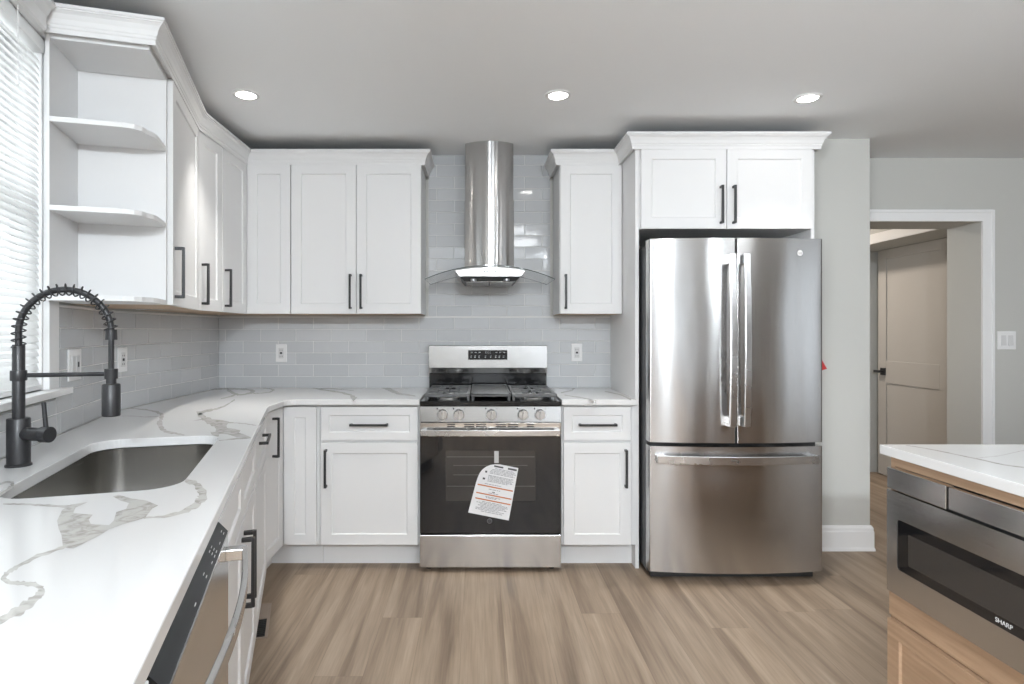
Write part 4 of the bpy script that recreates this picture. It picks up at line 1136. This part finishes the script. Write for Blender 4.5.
text_mesh('GE', 0.012, 0.0003, 'badge_letters', M['inkdark'], bd, (0, -0.0018, 0), (PI / 2, 0, 0))
MB().box(-0.380, -0.004, 0.026, 0.380, 0.030, 0.201).build('storage_drawer', M['steel_h'], t, bevel=0.003)
for xx in (-0.335, 0.335):
    for yy in (0.06, 0.58):
        MB().cyl((xx, yy, 0.0), (xx, yy, 0.032), 0.016, seg=16).build('foot', M['gasket'], t)
# backguard
mb = MB()
mb.extrude_x([(0.596, 0.920), (0.592, 1.030), (0.635, 1.030), (0.635, 0.920)], -0.378, 0.372)
mb.build('rear_riser', M['enamel'], t, bevel=0.002)
mb = MB()
mb.extrude_x([(0.590, 1.030), (0.580, 1.066), (0.583, 1.205), (0.589, 1.209), (0.635, 1.209), (0.635, 1.030)], -0.381, 0.375)
bg = mb.build('backguard', M['steel_h'], t, bevel=0.002)
mb = MB()
mb.extrude_x([(0.5803, 1.117), (0.5816, 1.178), (0.590, 1.178), (0.590, 1.117)], -0.130, 0.120)
def disp(x, z, w, h):
    yy = 0.5803 + (z - 1.117) / 0.061 * 0.0013 - 0.0008
    mb.box(x, yy, z, x + w, yy + 0.0012, z + h, mat=1)
for xx in (-0.112, -0.088, -0.062, 0.045, 0.068, 0.095):
    disp(xx, 1.162, 0.012, 0.0035)
for xx in (-0.114, -0.090, -0.064, -0.024, 0.010, 0.042, 0.066, 0.092):
    disp(xx, 1.130, 0.007, 0.006)
    disp(xx, 1.141, 0.010, 0.002)
for xx in (-0.020, -0.006, 0.008):
    disp(xx, 1.158, 0.0025, 0.011); disp(xx, 1.167, 0.008, 0.002); disp(xx, 1.158, 0.008, 0.002)
mb.build('display', [M['blackglass'], M['whiteink']], t)
# burners and grates
burners = [(-0.235, 0.155, 0.050), (-0.235, 0.420, 0.040), (0.004, 0.29, 0.045), (0.240, 0.155, 0.050), (0.240, 0.420, 0.038)]
for bx_, by_, br_ in burners:
    b_ = MB().lathe([(0.0, 0.0), (br_ * 1.25, 0.0), (br_ * 1.2, 0.006), (br_ * 0.8, 0.010), (br_ * 0.8, 0.0)][:4] + [(0.0, 0.010)], 28).build('burner', M['steel_hi'], t, smooth=True)
    b_.location = (bx_, by_, 0.921)
    MB().lathe([(0.0, 0.0175), (br_ * 0.78, 0.0175), (br_ * 0.84, 0.015), (br_ * 0.84, 0.0105), (0.0, 0.0105)], 28).build('burner_cap', M['iron'], b_, smooth=True)
def grate(x0, x1):
    mb = MB()
    z0, z1 = 0.941, 0.958
    y0, y1 = 0.022, 0.562
    bw = 0.017
    mb.box(x0, y0, z0, x1, y0 + bw, z1); mb.box(x0, y1 - bw, z0, x1, y1, z1)
    mb.box(x0, y0 + bw, z0, x0 + bw, y1 - bw, z1); mb.box(x1 - bw, y0 + bw, z0, x1, y1 - bw, z1)
    ym = 0.29
    mb.box(x0 + bw, ym - 0.012, z0, x1 - bw, ym + 0.012, z1)
    cx_ = (x0 + x1) / 2
    for yc in (0.155, 0.420):
        # fingers pointing at the burner
        mb.box(x0 + bw, yc - 0.006, z0 + 0.003, cx_ - 0.030, yc + 0.006, z1)
        mb.box(cx_ + 0.030, yc - 0.006, z0 + 0.003, x1 - bw, yc + 0.006, z1)
        ya, yb_ = (y0 + bw, ym - 0.012) if yc < ym else (ym + 0.012, y1 - bw)
        mb.box(cx_ - 0.006, ya, z0 + 0.003, cx_ + 0.006, yc - 0.030, z1)
        mb.box(cx_ - 0.006, yc + 0.030, z0 + 0.003, cx_ + 0.006, yb_, z1)
        for sx in (-1, 1):
            xe = x0 + bw if sx < 0 else x1 - bw
            for (ys, ye) in ((ya, yc - 0.052), (yc + 0.052, yb_)):
                lo, hi = sorted((xe, cx_ + sx * 0.062))
                mb.box(lo, ys, z0 + 0.004, hi, ye, z1 - 0.001)
    for xx in (x0 + 0.008, x1 - 0.008):
        for yy in (y0 + 0.008, ym, y1 - 0.008):
            mb.box(xx - 0.007, yy - 0.007, 0.9205, xx + 0.007, yy + 0.007, z0)
    return mb.build('grate', M['iron'], t, bevel=0.002, seg=1)
grate(-0.358, -0.112)
grate(0.119, 0.362)
mb = MB()
mb.box(-0.105, 0.022, 0.943, 0.112, 0.562, 0.957)
mb.box(-0.105, 0.022, 0.957, -0.093, 0.562, 0.964); mb.box(0.100, 0.022, 0.957, 0.112, 0.562, 0.964); mb.box(-0.093, 0.548, 0.957, 0.100, 0.562, 0.964)
for xx in (-0.095, 0.102):
    for yy in (0.034, 0.55):
        mb.box(xx - 0.007, yy - 0.007, 0.9205, xx + 0.007, yy + 0.007, 0.943)
mb.build('griddle', M['iron'], t, bevel=0.003)

# warning tag taped to the oven door
t = thing('hang_tag', 'white printed safety tag with orange lines taped aslant to the black oven door', 'tag', (-0.0405, 3.178, 0.322))
ex = Vector((0.206, 0, -0.041))
ey = Vector((0.0515, 0, 0.2820))
def tagpt(u, v, y):
    q = ex * u + ey * v
    return (q.x, y, q.z)
outl = [(0, 0), (1, 0), (1, 1), (0.52, 1.0), (0.40, 0.985), (0.28, 0.955), (0.18, 0.905), (0.10, 0.84), (0.05, 0.77), (0.02, 0.68), (0.0, 0.58)]
mb = MB()
hpt = [(-0.060, 0.0)]
outl = [((-0.06 if (u, v) == (0, 0) else u), v) for u, v in outl]
n = len(outl)
mb.add([tagpt(u, v, -0.0062) for u, v in outl] + [tagpt(u, v, -0.0050) for u, v in outl], [tuple(range(n)), tuple(range(n, 2 * n))] + [(i, (i + 1) % n, n + (i + 1) % n, n + i) for i in range(n)])
sheet = mb
def printed(mat, rects):
    for u0, u1, v0, v1 in rects:
        q = [tagpt(u0, v0, -0.0068), tagpt(u1, v0, -0.0068), tagpt(u1, v1, -0.0068), tagpt(u0, v1, -0.0068)]
        r = [(x, -0.0062, z) for x, y, z in q]
        sheet.add(q + r, [(0, 1, 2, 3), (0, 4, 5, 1), (1, 5, 6, 2), (2, 6, 7, 3), (3, 7, 4, 0)], mat)
printed(1, [(0.38, 0.62, 0.935, 0.965), (0.74, 0.97, 0.935, 0.968), (0.18, 0.23, 0.80, 0.835), (0.15, 0.21, 0.665, 0.70), (0.45, 0.52, 0.452, 0.468)])
printed(2, [(0.05, 0.97, 0.543, 0.566), (0.05, 0.97, 0.390, 0.412), (0.05, 0.97, 0.286, 0.308)])
rnd = random.Random(5)
lines = []
for v, u0, u1 in [(0.90, 0.42, 0.9), (0.875, 0.35, 0.95), (0.85, 0.32, 0.97), (0.825, 0.30, 0.9), (0.80, 0.30, 0.95), (0.755, 0.28, 0.93), (0.735, 0.28, 0.9), (0.712, 0.28, 0.94), (0.69, 0.28, 0.9), (0.668, 0.28, 0.92), (0.645, 0.28, 0.8),
                  (0.59, 0.22, 0.66), (0.50, 0.35, 0.65), (0.43, 0.36, 0.62), (0.355, 0.3, 0.7), (0.335, 0.32, 0.6), (0.25, 0.24, 0.75), (0.225, 0.1, 0.9), (0.20, 0.2, 0.92), (0.175, 0.15, 0.85), (0.15, 0.22, 0.9), (0.125, 0.1, 0.7), (0.10, 0.1, 0.85), (0.07, 0.25, 0.8)]:
    u = u0
    while u < u1:
        w_ = rnd.uniform(0.03, 0.10)
        lines.append((u, min(u1, u + w_), v, v + 0.011))
        u += w_ + 0.015
printed(3, lines)
sheet.build('tag_sheet', [M['paper'], M['inkdark'], M['orange'], M['ink']], t)
MB().box(0.128, -0.0035, 0.268, 0.152, -0.0026, 0.332).build('tape_strip', M['tape'], t)

# ------------------------------------------------------------------ range hood
t = thing('range_hood', 'stainless chimney range hood with curved glass canopy above the range', 'range hood', (0.069, YB - 0.009, 1.58))
def chim(hw, edge, bulge, z0, z1):
    pts = [(-hw, 0.0)]
    for k in range(25):
        u = -1 + 2 * k / 24
        pts.append((hw * u, -edge - bulge * (1 - u * u)))
    pts.append((hw, 0.0))
    mb = MB()
    mb.prism(pts[::-1], z0, z1)
    return mb
chim(0.1460, 0.242, 0.055, 0.512, 0.8595).build('chimney_upper', M['steel_v'], t, smooth=True)
chim(0.1500, 0.247, 0.056, 0.085, 0.512).build('chimney_lower', M['steel_v'], t, smooth=True)
def gz(x):
    return 0.088 - 0.070 * (x / 0.377) ** 2
NX, NY = 36, 6
vs, fs, ms = [], [], []
mb = MB()
def gy(x, v):
    return -v * (0.500 - 0.085 * (abs(x) / 0.377) ** 2.4)
top = [[(-0.377 + 0.754 * i / NX, gy(-0.377 + 0.754 * i / NX, j / NY), gz(-0.377 + 0.754 * i / NX) + 0.005) for i in range(NX + 1)] for j in range(NY + 1)]
allv = [p for r in top for p in r] + [(p[0], p[1], p[2] - 0.005) for r in top for p in r]
off = (NX + 1) * (NY + 1)
ix = lambda j, i: j * (NX + 1) + i
f0, f1 = [], []
for j in range(NY):
    for i in range(NX):
        f0.append((ix(j, i), ix(j, i + 1), ix(j + 1, i + 1), ix(j + 1, i)))
        f0.append((off + ix(j, i), off + ix(j + 1, i), off + ix(j + 1, i + 1), off + ix(j, i + 1)))
for i in range(NX):
    f1.append((ix(NY, i), ix(NY, i + 1), off + ix(NY, i + 1), off + ix(NY, i)))
    f1.append((ix(0, i + 1), ix(0, i), off + ix(0, i), off + ix(0, i + 1)))
for j in range(NY):
    f1.append((ix(j, 0), ix(j + 1, 0), off + ix(j + 1, 0), off + ix(j, 0)))
    f1.append((ix(j + 1, NX), ix(j, NX), off + ix(j, NX), off + ix(j + 1, NX)))
mb.add(allv, f0, 0)
b_ = len(mb.f)
mb.add(allv, f1, 1)
mb.build('glass_canopy', [M['glass'], M['glassedge']], t, smooth=True)
hw = 0.205
mb = MB()
prof = []
for k in range(13):
    x = -hw + 2 * hw * k / 12
    prof.append((x, gz(x) - 0.002))
fr = prof + [(hw - 0.028, 0.030), (-hw + 0.028, 0.030)]
n = len(fr)
mb.add([(x, -0.468, z) for x, z in fr] + [(x, -0.004, z) for x, z in fr], [tuple(range(n)), tuple(range(n, 2 * n))] + [(i, (i + 1) % n, n + (i + 1) % n, n + i) for i in range(n)])
mb.build('hood_body', M['steel_soft'], t, bevel=0.003)
mb = MB()
a_ = [(-0.172, -0.455), (0.172, -0.455), (0.172, -0.03), (-0.172, -0.03)]
c_ = [(-0.150, -0.425), (0.150, -0.425), (0.150, -0.06), (-0.150, -0.06)]
mb.add([(x, y, 0.030) for x, y in a_] + [(x, y, 0.008) for x, y in c_], [(0, 1, 2, 3), (7, 6, 5, 4)] + [(i, (i + 1) % 4, 4 + (i + 1) % 4, 4 + i) for i in range(4)])
mb.build('filter_pan', M['darkgrey'], t)
mb = MB()
for k in range(2):
    mb.box(-0.140 + 0.145 * k, -0.41, 0.0055, -0.005 + 0.145 * k, -0.08, 0.0085)
mb.build('grease_filter', M['steel_sink'], t)
for k in range(5):
    MB().cyl((-0.032 + 0.016 * k, -0.4715, 0.060), (-0.032 + 0.016 * k, -0.468, 0.060), 0.0048, seg=14).build('button', M['darkgrey'], t)
for sx in (-1, 1):
    MB().cyl((sx * 0.095, -0.438, 0.0075), (sx * 0.095, -0.438, 0.0195), 0.018, seg=20).build('hood_lamp', M['badge'], t)

# ------------------------------------------------------------------ refrigerator
FX, FY = 1.334, 3.05
t = thing('refrigerator', 'stainless steel french-door refrigerator with bottom freezer drawer', 'refrigerator', (FX, FY, 0))
HW = 0.447
def fy(x):
    return -0.034 * (1 - (x / HW) ** 2)
def leaf(name, x0, x1, z0, z1, seg=20, back=0.066):
    pts = []
    xs = [x0 + (x1 - x0) * k / seg for k in range(seg + 1)]
    xs = xs[:1] + [x0 + 0.004, x0 + 0.008] + xs[1:-1] + [x1 - 0.008, x1 - 0.004] + xs[-1:]
    for x in xs:
        pts.append((x, fy(x)))
    r = 0.005
    # soften the two upright front edges
    pts[0] = (x0 + r * 0.3, fy(x0) + r * 0.3)
    pts.insert(0, (x0, fy(x0) + r))
    pts[-1] = (x1 - r * 0.3, fy(x1) + r * 0.3)
    pts.append((x1, fy(x1) + r))
    poly = pts + [(x1, back), (x0, back)]
    mb = MB()
    mb.prism(poly, z0, z1)
    return mb.build(name, M['steel_v'], t, smooth=True)
dl = leaf('door', -HW, -0.0165, 0.726, 1.776)
dr = leaf('door', -0.0095, HW, 0.726, 1.776)
dw = leaf('freezer_drawer', -HW, HW, 0.058, 0.706, 40)
MB().box(-0.440, 0.070, 0.030, 0.440, 0.740, 1.755).build('body', M['darkgrey'], t, bevel=0.004)
MB().box(-0.432, 0.040, 0.700, 0.432, 0.0715, 0.732).build('gasket', M['gasket'], t)
MB().box(-0.018, 0.004, 0.735, -0.008, 0.064, 1.770).build('flipper_mullion', M['gasket'], t)
MB().box(-0.425, 0.050, 0.010, 0.425, 0.090, 0.056).build('kick_grille', M['gasket'], t)
for xx in (-0.405, 0.405):
    MB().cyl((xx - 0.012, 0.12, 0.016), (xx + 0.012, 0.12, 0.016), 0.016, seg=16).build('roller', M['gasket'], t)
    MB().box(xx - 0.032, 0.0665, 1.756, xx + 0.032, 0.12, 1.784).build('hinge_cap', M['gasket'], t, bevel=0.003)
def door_handle(par, xc):
    mb = MB()
    pts = []
    for k in range(21):
        u = k / 20
        pts.append((xc, fy(xc) - 0.052 - 0.017 * math.sin(PI * u), 0.818 + 0.872 * u))
    mb.bar(pts, 0.034, 0.013, side=(1, 0, 0))
    for zz in (0.842, 1.666):
        mb.box(xc - 0.017, fy(xc) - 0.048, zz - 0.026, xc + 0.012, fy(xc) + 0.003, zz + 0.022)
    mb.build('handle', M['steel_hi'], par, bevel=0.003)
door_handle(dl, -0.054)
door_handle(dr, 0.018)
mb = MB()
pts = []
for k in range(25):
    x = -0.420 + 0.825 * k / 24
    pts.append((x, fy(x) - 0.036 - 0.010 * math.sin(PI * k / 24), 0.645))
mb.bar(pts, 0.042, 0.013, side=(0, 0, 1))
for xx in (-0.395, 0.380):
    mb.box(xx - 0.024, fy(xx) - 0.040, 0.627, xx + 0.024, fy(xx) + 0.004, 0.663)
mb.build('handle', M['steel_hi'], dw, bevel=0.003)
bx_ = 1.655 - FX
bd = MB().lathe([(0.0, 0.002), (0.0165, 0.002), (0.0175, 0.0)], 32, axis='y').build('badge', M['badge'], dr, smooth=True)
bd.location = (bx_, fy(bx_) + 0.0002, 1.700)
bd.rotation_euler = (0, 0, math.atan(2 * 0.034 * bx_ / HW ** 2))
MB().lathe([(0.0135, 0.0024), (0.0148, 0.0024), (0.0148, 0.0018), (0.0135, 0.0018)], 32, axis='y').build('badge_ring', M['whiteink'], bd)
text_mesh('GE', 0.015, 0.0003, 'badge_letters', M['darkgrey'], bd, (0, -0.0022, 0), (PI / 2, 0, 0))
# red tag on its far side
mb = MB()
tri = [(0.0, 0.082), (0.0, -0.012), (0.046, 0.002), (0.022, 0.044)]
mb.add([(x, -0.001, z) for x, z in tri] + [(x, 0.001, z) for x, z in tri], [(0, 1, 2, 3), (7, 6, 5, 4)] + [(i, (i + 1) % 4, 4 + (i + 1) % 4, 4 + i) for i in range(4)])
tag(mb.build('warning_tag', M['red'], loc=(FX + 0.4475, FY + 0.04, 1.100)), 'small red paper tag poking out from the wall side of the refrigerator', 'tag')

# ------------------------------------------------------------------ island, its worktop and the microwave drawer
IX, IY = 1.332, 1.902
t = thing('kitchen_island', 'light oak kitchen island cabinet housing the microwave drawer', 'island', (IX, IY, 0), -PI / 2)
IL, ID = 2.30, 0.80
mb = MB()
mb.box(0, 0, 0.868, IL, ID, CT - CTH - 0.001)
mb.box(0, 0, 0.10, 0.016, ID, 0.868)
mb.box(0.016, 0, 0.10, IL, ID, 0.470)
mb.box(0.630, 0, 0.470, IL, ID, 0.868)
mb.box(0.016, 0.55, 0.470, 0.630, ID, 0.868)
mb.build('carcass', M['oak'], t)
MB().box(0.05, 0.07, 0, IL - 0.05, ID - 0.05, 0.10).build('toe_kick', M['oak'], t)
MB().box(-0.0005, -0.006, 0.390, 0.630, 0.0, 0.474).build('rail', M['oak'], t)
shaker('drawer_front', t, 0.610, 0.262, (0.010, 0, 0.122), 0.0, rail=0.052, mat=M['oak'])
shaker('door', t, 0.55, 0.74, (0.645, 0, 0.122), 0.0, ('v', 0.03, 0.66, 0.205), mat=M['oak'])
shaker('door', t, 0.55, 0.74, (1.20, 0, 0.122), 0.0, ('v', 0.52, 0.66, 0.205), mat=M['oak'])
tag(slab('countertop', [(1.311, -0.42), (2.25, -0.42), (2.25, 1.928), (1.311, 1.928)], None, CT - CTH, CT, (1.293, 1.928), VEIN_RIBBONS_ISLAND),
    'white quartz island worktop with one thin grey vein', 'countertop')

t = thing('microwave_drawer', 'stainless steel drawer microwave with black window set in the oak island', 'microwave', (IX, IY, 0.476), -PI / 2)
MX0, MX1, MH = 0.017, 0.627, 0.391
MB().box(MX0 + 0.01, 0.001, 0.008, MX1 - 0.01, 0.52, MH - 0.008).build('housing', M['darkgrey'], t)
MB().box(MX0, -0.026, 0.325, 0.254, -0.001, MH).build('trim_panel', M['steel_h'], t, bevel=0.002)
MB().box(0.258, -0.022, 0.328, MX1, -0.001, MH - 0.002).build('control_panel', M['steel_h'], t, bevel=0.002)
fr_ = MB()
def rr2(x0, x1, z0, z1, r, seg=5):
    return rrect(x0, x1, z0, z1, r, seg)
# face with a rounded window opening
bm = bmesh.new()
eds = []
for lp in ([(MX0, 0.0), (MX1, 0.0), (MX1, 0.321), (MX0, 0.321)], rr2(0.063, 0.575, 0.082, 0.238, 0.012)):
    vv = [bm.verts.new((x, -0.026, z)) for x, z in lp]
    eds += [bm.edges.new((vv[i], vv[(i + 1) % len(vv)])) for i in range(len(vv))]
res = bmesh.ops.triangle_fill(bm, use_beauty=True, edges=eds)
ext = bmesh.ops.extrude_face_region(bm, geom=[g for g in res['geom'] if isinstance(g, bmesh.types.BMFace)])
bmesh.ops.translate(bm, verts=[g for g in ext['geom'] if isinstance(g, bmesh.types.BMVert)], vec=(0, 0.024, 0))
bmesh.ops.recalc_face_normals(bm, faces=bm.faces)
me = bpy.data.meshes.new('drawer_front')
bm.to_mesh(me)
bm.free()
me.materials.append(M['steel_h'])
df = bpy.data.objects.new('drawer_front', me)
scene.collection.objects.link(df)
df.parent = t
MB().box(0.055, -0.0250, 0.074, 0.583, -0.003, 0.246).build('window', M['blackglass'], df)
MB().box(0.110, -0.0255, 0.110, 0.545, -0.0248, 0.205).build('window_mesh', M['ovenwin'], df)
text_mesh('SHARP', 0.0165, 0.0003, 'maker_letters', M['whiteink'], df, (0.436, -0.0257, 0.0965), (PI / 2, 0, 0))

# ------------------------------------------------------------------ window blind
t = thing('window_blind', 'white slatted blind with moulded valance, lowered over the sink window', 'blind', (K[0], K[1], 0), RA)
bx0, bx1 = -WT1 + 0.016, -WT0 - 0.016
mb = MB()
zz = WZ0 + 0.035
while zz < WZ1 - 0.06:
    cy, hwid = 0.012, 0.0135
    a = math.radians(62)
    dy, dz = hwid * math.cos(a), hwid * math.sin(a)
    nrm = (0.0012, -0.0008)
    pr = [(cy - dy, zz - dz), (cy - 0.0015, zz + 0.001), (cy + dy, zz + dz), (cy + dy + 0.0008, zz + dz - 0.0006), (cy - 0.0005, zz), (cy - dy + 0.0008, zz - dz - 0.0006)]
    mb.extrude_x(pr, bx0, bx1)
    zz += 0.0235
mb.build('slats', M['blind'], t)
MB().box(bx0, -0.002, WZ0 + 0.004, bx1, 0.026, WZ0 + 0.020).build('bottom_rail', M['blind'], t, bevel=0.002)
MB().box(bx0, -0.010, WZ1 - 0.055, bx1, 0.040, WZ1 - 0.013).build('head_rail', M['blind'], t, bevel=0.002)
vp = [(-0.020, 2.272), (-0.040, 2.272), (-0.046, 2.279), (-0.046, 2.320), (-0.052, 2.328), (-0.060, 2.346), (-0.072, 2.356), (-0.072, 2.366), (-0.020, 2.366)]
MB().extrude_x(vp, -WT1 - 0.04, -0.862).build('valance', M['cab'], t)
MB().cyl((-1.02, -0.030, 2.06), (-1.02, -0.030, 2.275), 0.0012, seg=8).cyl((-1.02, -0.030, 2.035), (-1.02, -0.030, 2.06), 0.004, 0.0025, seg=10).build('lift_cord', M['plate'], t)

# ------------------------------------------------------------------ outlets and switches
def outlet(label, loc, rotz, group=None):
    t = thing('wall_outlet', label, 'outlet', loc, rotz, group)
    MB().box(-0.036, -0.0065, -0.058, 0.036, 0.0, 0.058).build('cover_plate', M['plate'], t, bevel=0.003)
    MB().box(-0.017, -0.0085, -0.034, 0.017, -0.006, 0.034).build('socket', M['plate_grey'], t, bevel=0.0015)
    mb = MB()
    for zc in (-0.021, 0.019):
        mb.box(-0.008, -0.0092, zc - 0.004, -0.0055, -0.008, zc + 0.004)
        mb.box(0.0055, -0.0092, zc - 0.004, 0.008, -0.008, zc + 0.004)
    mb.box(-0.007, -0.0100, -0.006, 0.007, -0.008, 0.006)
    mb.build('slots', M['dark'], t)
    return t
yt = YB - 0.0085
outlet('white outlet plate on the grey tile between the corner and the range', (-1.276, yt, 1.157), 0.0)
outlet('white outlet plate on the grey tile right beside the refrigerator panel', (0.641, yt, 1.160), 0.0)
outlet('narrow-looking white outlet plate on the left wall tile behind the faucet spray head', (XL + 0.0085, 2.783, 1.165), RS)
p = A(0.512, 0.0085)
t = thing('switch_plate', 'wide white double plate with switch and outlet on the tile beside the window', 'switch', (p[0], p[1], 1.172), RA)
MB().box(-0.064, -0.0065, -0.060, 0.064, 0.0, 0.060).build('cover_plate', M['plate'], t, bevel=0.003)
MB().box(-0.040, -0.0100, -0.034, -0.008, -0.006, 0.034).build('rocker', M['plate_grey'], t, bevel=0.0015)
s_ = MB().box(0.008, -0.0085, -0.034, 0.040, -0.006, 0.034).build('socket', M['plate_grey'], t, bevel=0.0015)
MB().box(0.017, -0.0098, -0.010, 0.031, -0.008, 0.010).build('slots', M['dark'], s_)
t = thing('light_switch', 'white double rocker switch on the grey wall beside the doorway', 'switch', (3.482, 3.8895, 1.238), 0.0)
MB().box(-0.060, -0.0065, -0.060, 0.060, 0.0, 0.060).build('cover_plate', M['plate'], t, bevel=0.003)
for xx in (-0.023, 0.023):
    MB().extrude_x([(-0.0065, -0.034), (-0.0115, -0.033), (-0.0075, 0.033), (-0.0065, 0.034)], xx - 0.0165, xx + 0.0165).build('rocker', M['plate_grey'], t, bevel=0.001)

# ------------------------------------------------------------------ hall door
dY0, dY1 = 4.56, 5.385
dd = MB()
W2, H2 = dY1 - dY0, 2.02
st = 0.105
def rect_ring(x0, x1, z0, z1, y):
    return [(x0, y, z0), (x1, y, z0), (x1, y, z1), (x0, y, z1)]
dd.box(0, -0.030, 0, W2, 0.0, H2)
dd.box(0, -0.040, 0, st, -0.030, H2); dd.box(W2 - st, -0.040, 0, W2, -0.030, H2)
for za, zb in ((0, 0.22), (0.825, 1.025), (H2 - 0.085, H2)):
    dd.box(st, -0.040, za, W2 - st, -0.030, zb)
# facing -x: local x runs towards the camera
hd_ = structure(dd.build('door_1', M['doorp'], loc=(HX + 0.375, dY1, 0.008), rotz=-PI / 2, bevel=0.003))
mb = MB()
mb.box(0.040, -0.048, 0.895, 0.105, -0.040, 0.960)
mb.cyl((0.072, -0.048, 0.928), (0.072, -0.078, 0.928), 0.011, seg=16)
mb.box(0.012, -0.090, 0.917, 0.085, -0.076, 0.939)
mb.build('door_handle', M['black'], hd_, bevel=0.002)

# ------------------------------------------------------------------ floor register
t = thing('floor_register', 'brown slotted floor vent by the toe kick under the turned run of cabinets', 'floor vent', A3(0.450, 0.645, 0.0), RA)
mb = MB()
mb.box(0, -0.055, 0, 0.012, 0.055, 0.004); mb.box(0.318, -0.055, 0, 0.330, 0.055, 0.004); mb.box(0.012, -0.055, 0, 0.318, -0.043, 0.004); mb.box(0.012, 0.043, 0, 0.318, 0.055, 0.004)
mb.box(0.180, -0.043, 0, 0.318, 0.043, 0.0035)
mb.build('frame', M['registerlip'], t, bevel=0.001)
mb = MB()
mb.box(0.012, -0.043, 0.0, 0.180, 0.043, 0.0006)
for k in range(10):
    mb.box(0.018 + 0.0165 * k, -0.041, 0.0006, 0.024 + 0.0165 * k, 0.041, 0.0032)
mb.build('louvers', M['dark'], t)

# ------------------------------------------------------------------ recessed ceiling lights
def downlight(label, x, y, group=None):
    t = thing('recessed_light', label, 'ceiling light', (x, y, CEIL), 0.0, group)
    MB().lathe([(0.044, -0.001), (0.047, -0.006), (0.062, -0.004), (0.064, 0.0), (0.044, 0.0)], 40).build('trim_ring', M['trim'], t, smooth=True)
    MB().lathe([(0.0, -0.004), (0.043, -0.004), (0.044, -0.001), (0.0, -0.001)], 40).build('lens', M['lens'], t, smooth=True)
    l = area_light('lamp', (x, y, CEIL - 0.008), (0, 0, 0), 0.085, 0.085, DOWN_W, (1.0, 0.97, 0.92), shape='DISK', spread=math.radians(72))
    return t
downlight('lit recessed ceiling light above the inside corner counter, nearest the window', -1.118, 2.845)
downlight('lit recessed ceiling light in front of the range hood', 0.387, 2.850)
downlight('lit recessed ceiling light in front of the refrigerator cabinet', 1.612, 2.885)
# unseen fill lights added under the ceiling to brighten counters and floor
for (x, y) in ((0.5, 0.75), (2.3, 0.9)):
    area_light('ceiling_fill', (x, y, CEIL - 0.03), (0, 0, 0), 0.45, 0.45, CEIL_FILL_W, (0.93, 0.97, 1.0), shape='DISK')
# point lights added behind the camera to brighten the upright fronts
for (x, y, share) in ((0.15, -1.7, 1.3), (1.25, -1.7, 0.6), (2.7, -1.7, 0.2)):
    d = bpy.data.lights.new('rear_fill', 'POINT')
    d.energy = REAR_FILL_W * share
    d.color = (0.87, 0.94, 1.0)
    d.shadow_soft_size = 0.07
    o = bpy.data.objects.new('rear_fill', d)
    scene.collection.objects.link(o)
    o.location = (x, y, 2.33)
# warm fixture of the passage beyond the doorway
area_light('hall_lamp', (2.6, 5.5, CEIL - 0.02), (0, 0, 0), 0.25, 0.25, HALL_W, (1.0, 0.89, 0.78), shape='DISK')
